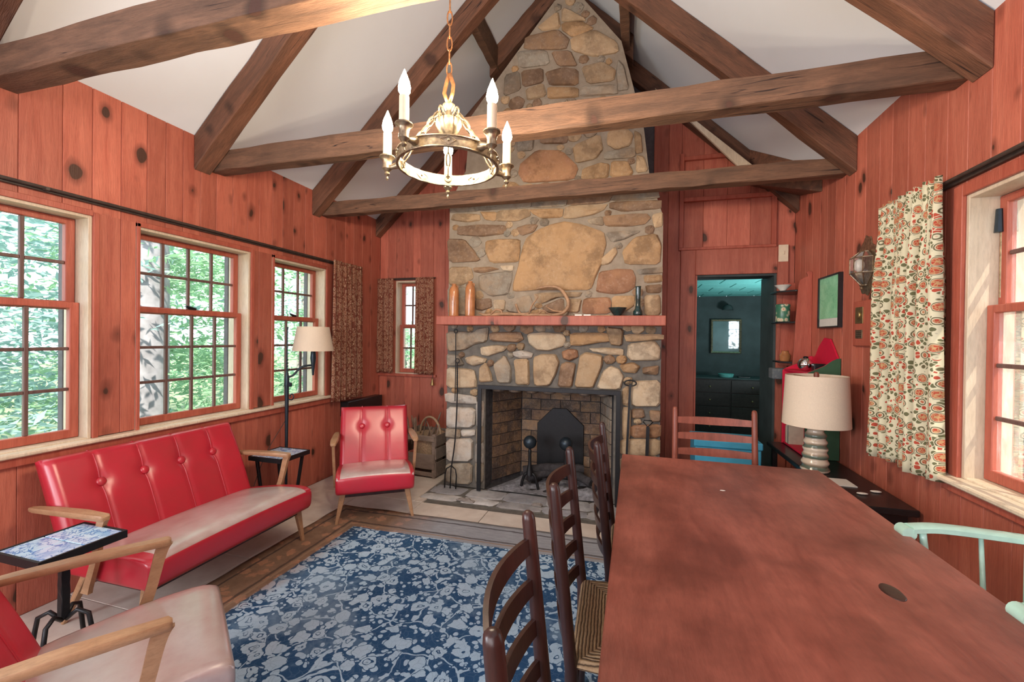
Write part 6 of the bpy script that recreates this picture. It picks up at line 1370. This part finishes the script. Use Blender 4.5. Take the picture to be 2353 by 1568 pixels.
# plaque
t = thing('wall_plaque', 'wooden plaque with two brass plates beneath the wall sconce', 'plaque', (XR, 3.21, 1.54))
G().box(-.022, 0, -.125, .115, -.145, .145).done('board', 'red_wood', t, bevel=.006)
G().box(-.026, -.022, -.02, .075, .0, .105).done('picture_plate', 'brass', t, bevel=.001); G().ball((-.028, .03, .055), .022, .3, 1, 1.1, 10, 6).done('relief', 'brass', t, smooth='all')
G().box(-.026, -.022, -.015, .070, -.095, -.04).done('name_plate', 'bronze', t, bevel=.001)
for k in range(3): G().box(-.0268, -.026, -.005, .060, -.060-k*.012, -.056-k*.012).done('inscription_line', 'dark_rail', t)
# sconce
t = thing('wall_sconce', 'antique glass-panelled bronze wall sconce by the right curtain', 'sconce', (XR, 3.20, 1.905))
g = G(); P = []
for j in range(40):
    a = 2*PI*j/40; r_ = 1+.05*math.sin(a*10); P.append((.115*r_*math.cos(a)*(1 if math.sin(a) < .6 else .8), .185*r_*math.sin(a)))
g.prism(P, lambda a, b, d: (-d, a, b), 0, .006); g.done('back_plate', 'bronze', t, bevel=.0015)
hexp = lambda r, z: [V(-.012-r*.9*abs(math.sin(PI*j/5))-.0, r*1.05*math.cos(PI*j/5), z) for j in range(6)]
A_, B_, C2, D_ = hexp(.035, .085), hexp(.085, .045), hexp(.085, -.05), hexp(.022, -.125)
for ra, rb in ((A_, B_), (B_, C2), (C2, D_)):
    for j in range(6): G().tube([ra[j], rb[j]], .003, 6).done('rib', 'bronze', t)
    for j in range(5): G().add([ra[j], ra[j+1], rb[j+1], rb[j]], [(0, 1, 2, 3)]).done('pane', 'dusty_glass', t, fix=False)
for rr in (A_, B_, C2, D_): G().tube(rr, .0035, 6).done('hoop', 'bronze', t)
G().ball((-.045, 0, 0), .028, 1, 1, 1.5, 14, 10).done('bulb', 'white_ceramic', t, smooth='all'); G().lathe([(.003, -.155), (.010, -.147), (.006, -.135), (.014, -.125)], (-.03, 0, 0), 12).done('finial', 'bronze', t, smooth=True)
# switch plate
t = thing('switch_plate', 'cream light switch plate above the corner shelf', 'switch', (1.30, YF-.026, 2.23))
G().box(-.040, .040, -.006, 0, -.078, .078).done('plate', 'cream_paint', t, bevel=.003); G().box(-.008, .008, -.014, -.006, -.012, .018).done('toggle', 'cream_paint', t, bevel=.002)
# blue chest
t = thing('blue_chest', 'bright blue painted chest behind the reddish chair', 'chest', (.725, 3.90, 0))
G().box(-.24, .24, -.16, .16, .02, .56).done('body', 'blue_paint', t, bevel=.006); G().box(-.25, .25, -.17, .17, .562, .62).done('lid', 'blue_paint', t, bevel=.008)
for sx in (-1, 1): G().box(sx*.18-.03, sx*.18+.03, -.14, .14, 0, .02).done('runner', 'chair_dark', t)

# ---------------------------------------------------------------- the room beyond the doorway
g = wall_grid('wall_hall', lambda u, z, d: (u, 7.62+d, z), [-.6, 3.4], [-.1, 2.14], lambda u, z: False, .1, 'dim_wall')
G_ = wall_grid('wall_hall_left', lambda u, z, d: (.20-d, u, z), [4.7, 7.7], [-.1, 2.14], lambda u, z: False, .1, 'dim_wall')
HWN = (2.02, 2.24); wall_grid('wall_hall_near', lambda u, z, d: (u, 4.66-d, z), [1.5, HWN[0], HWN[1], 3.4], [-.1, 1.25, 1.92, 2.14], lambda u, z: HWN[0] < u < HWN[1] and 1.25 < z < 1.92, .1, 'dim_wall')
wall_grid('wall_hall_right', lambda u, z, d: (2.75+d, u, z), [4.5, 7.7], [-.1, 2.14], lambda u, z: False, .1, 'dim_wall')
w6 = sempty('window_6'); 
for z_ in (1.455, 1.665): G().box(HWN[0], HWN[1], 4.60, 4.62, z_, z_+.014).done('muntin', 'black_paint', w6)
for z_ in (1.25, 1.469, 1.679): G().add([(HWN[0], 4.61, z_), (HWN[1], 4.61, z_), (HWN[1], 4.61, z_+.2), (HWN[0], 4.61, z_+.2)], [(0, 1, 2, 3)]).done('pane', 'clear_glass', w6, fix=False)
hc = struct(G().box(.15, 2.8, 4.68, 7.7, 2.16, 2.2).done('ceiling', 'teal_paint'))
for i in range(6):
    for j in range(7):
        x0 = .22+i*.40+(.2 if j % 2 else 0); y0 = 4.70+j*.42
        G().box(x0+.004, x0+.396, y0+.004, y0+.416, 2.14, 2.158).done('ceiling_tile', 'teal_paint', hc, bevel=.004)
a = lamp('AREA', 'hall_window_light', (2.3, 5.5, 1.0), 30, (.75, .95, 1), shape='RECTANGLE', size=.5, size_y=.5); a.rotation_euler = Vector((-.3, .1, 1)).to_track_quat('-Z', 'Y').to_euler()
t = thing('dresser', 'dark dresser seen through the doorway', 'dresser', (1.35, 7.25, 0))
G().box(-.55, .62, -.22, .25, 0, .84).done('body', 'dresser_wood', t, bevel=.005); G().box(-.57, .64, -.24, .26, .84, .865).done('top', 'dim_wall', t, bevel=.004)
for r_ in range(4):
    for c_ in range(2):
        x0 = -.53+c_*.575; f_ = G().box(x0, x0+.555, -.235, -.222, .04+r_*.20, .225+r_*.20).done('drawer', 'dresser_wood', t, bevel=.003)
        G().ball((x0+.28, -.247, .13+r_*.20), .014, n=8, m=6).done('knob', 'brass', f_, smooth='all')
t = thing('wall_mirror', 'square mirror with a pale frame over the dark dresser', 'mirror', (1.415, 7.60, 1.49))
g = G(); hw, hh = .228, .278
rings = [[V(sx*(hw-i_), -d_, sz*(hh-i_)) for sx, sz in ((-1, -1), (1, -1), (1, 1), (-1, 1))] for d_, i_ in ((0, 0), (.025, .003), (.03, .012), (.02, .032), (.010, .036))]
g.loft(rings, caps=False).done('frame', 'bronze', t); G().box(-hw+.034, hw-.034, -.012, -.004, -hh+.034, hh-.034).done('glass', 'mirror', t)
tag(G().lathe([(.09, 0), (.10, .01), (.11, .05), (.10, .055), (.02, .05)], (1.34, 7.14, .866), 20).done('dish', 'teal_paint', smooth=40), 'pale green dish on the dark dresser', 'dish')
tag(G().box(1.5, 1.66, 7.08, 7.18, .866, .885).done('tray', 'black_paint', bevel=.003), 'small dark tray beside the green dish', 'tray')
t = thing('wall_light', 'dim glass shade above the square mirror', 'wall light', (1.42, 7.6, 1.96))
G().lathe([(.01, .04), (.04, .03), (.07, 0), (.085, -.05), (.08, -.05), (.03, .01)], (0, -.09, 0), 20).done('shade', 'dim_wall', t, smooth=40); G().tube([(0, 0, .04), (0, -.09, .05)], .008, 6).done('arm', 'black_iron', t)
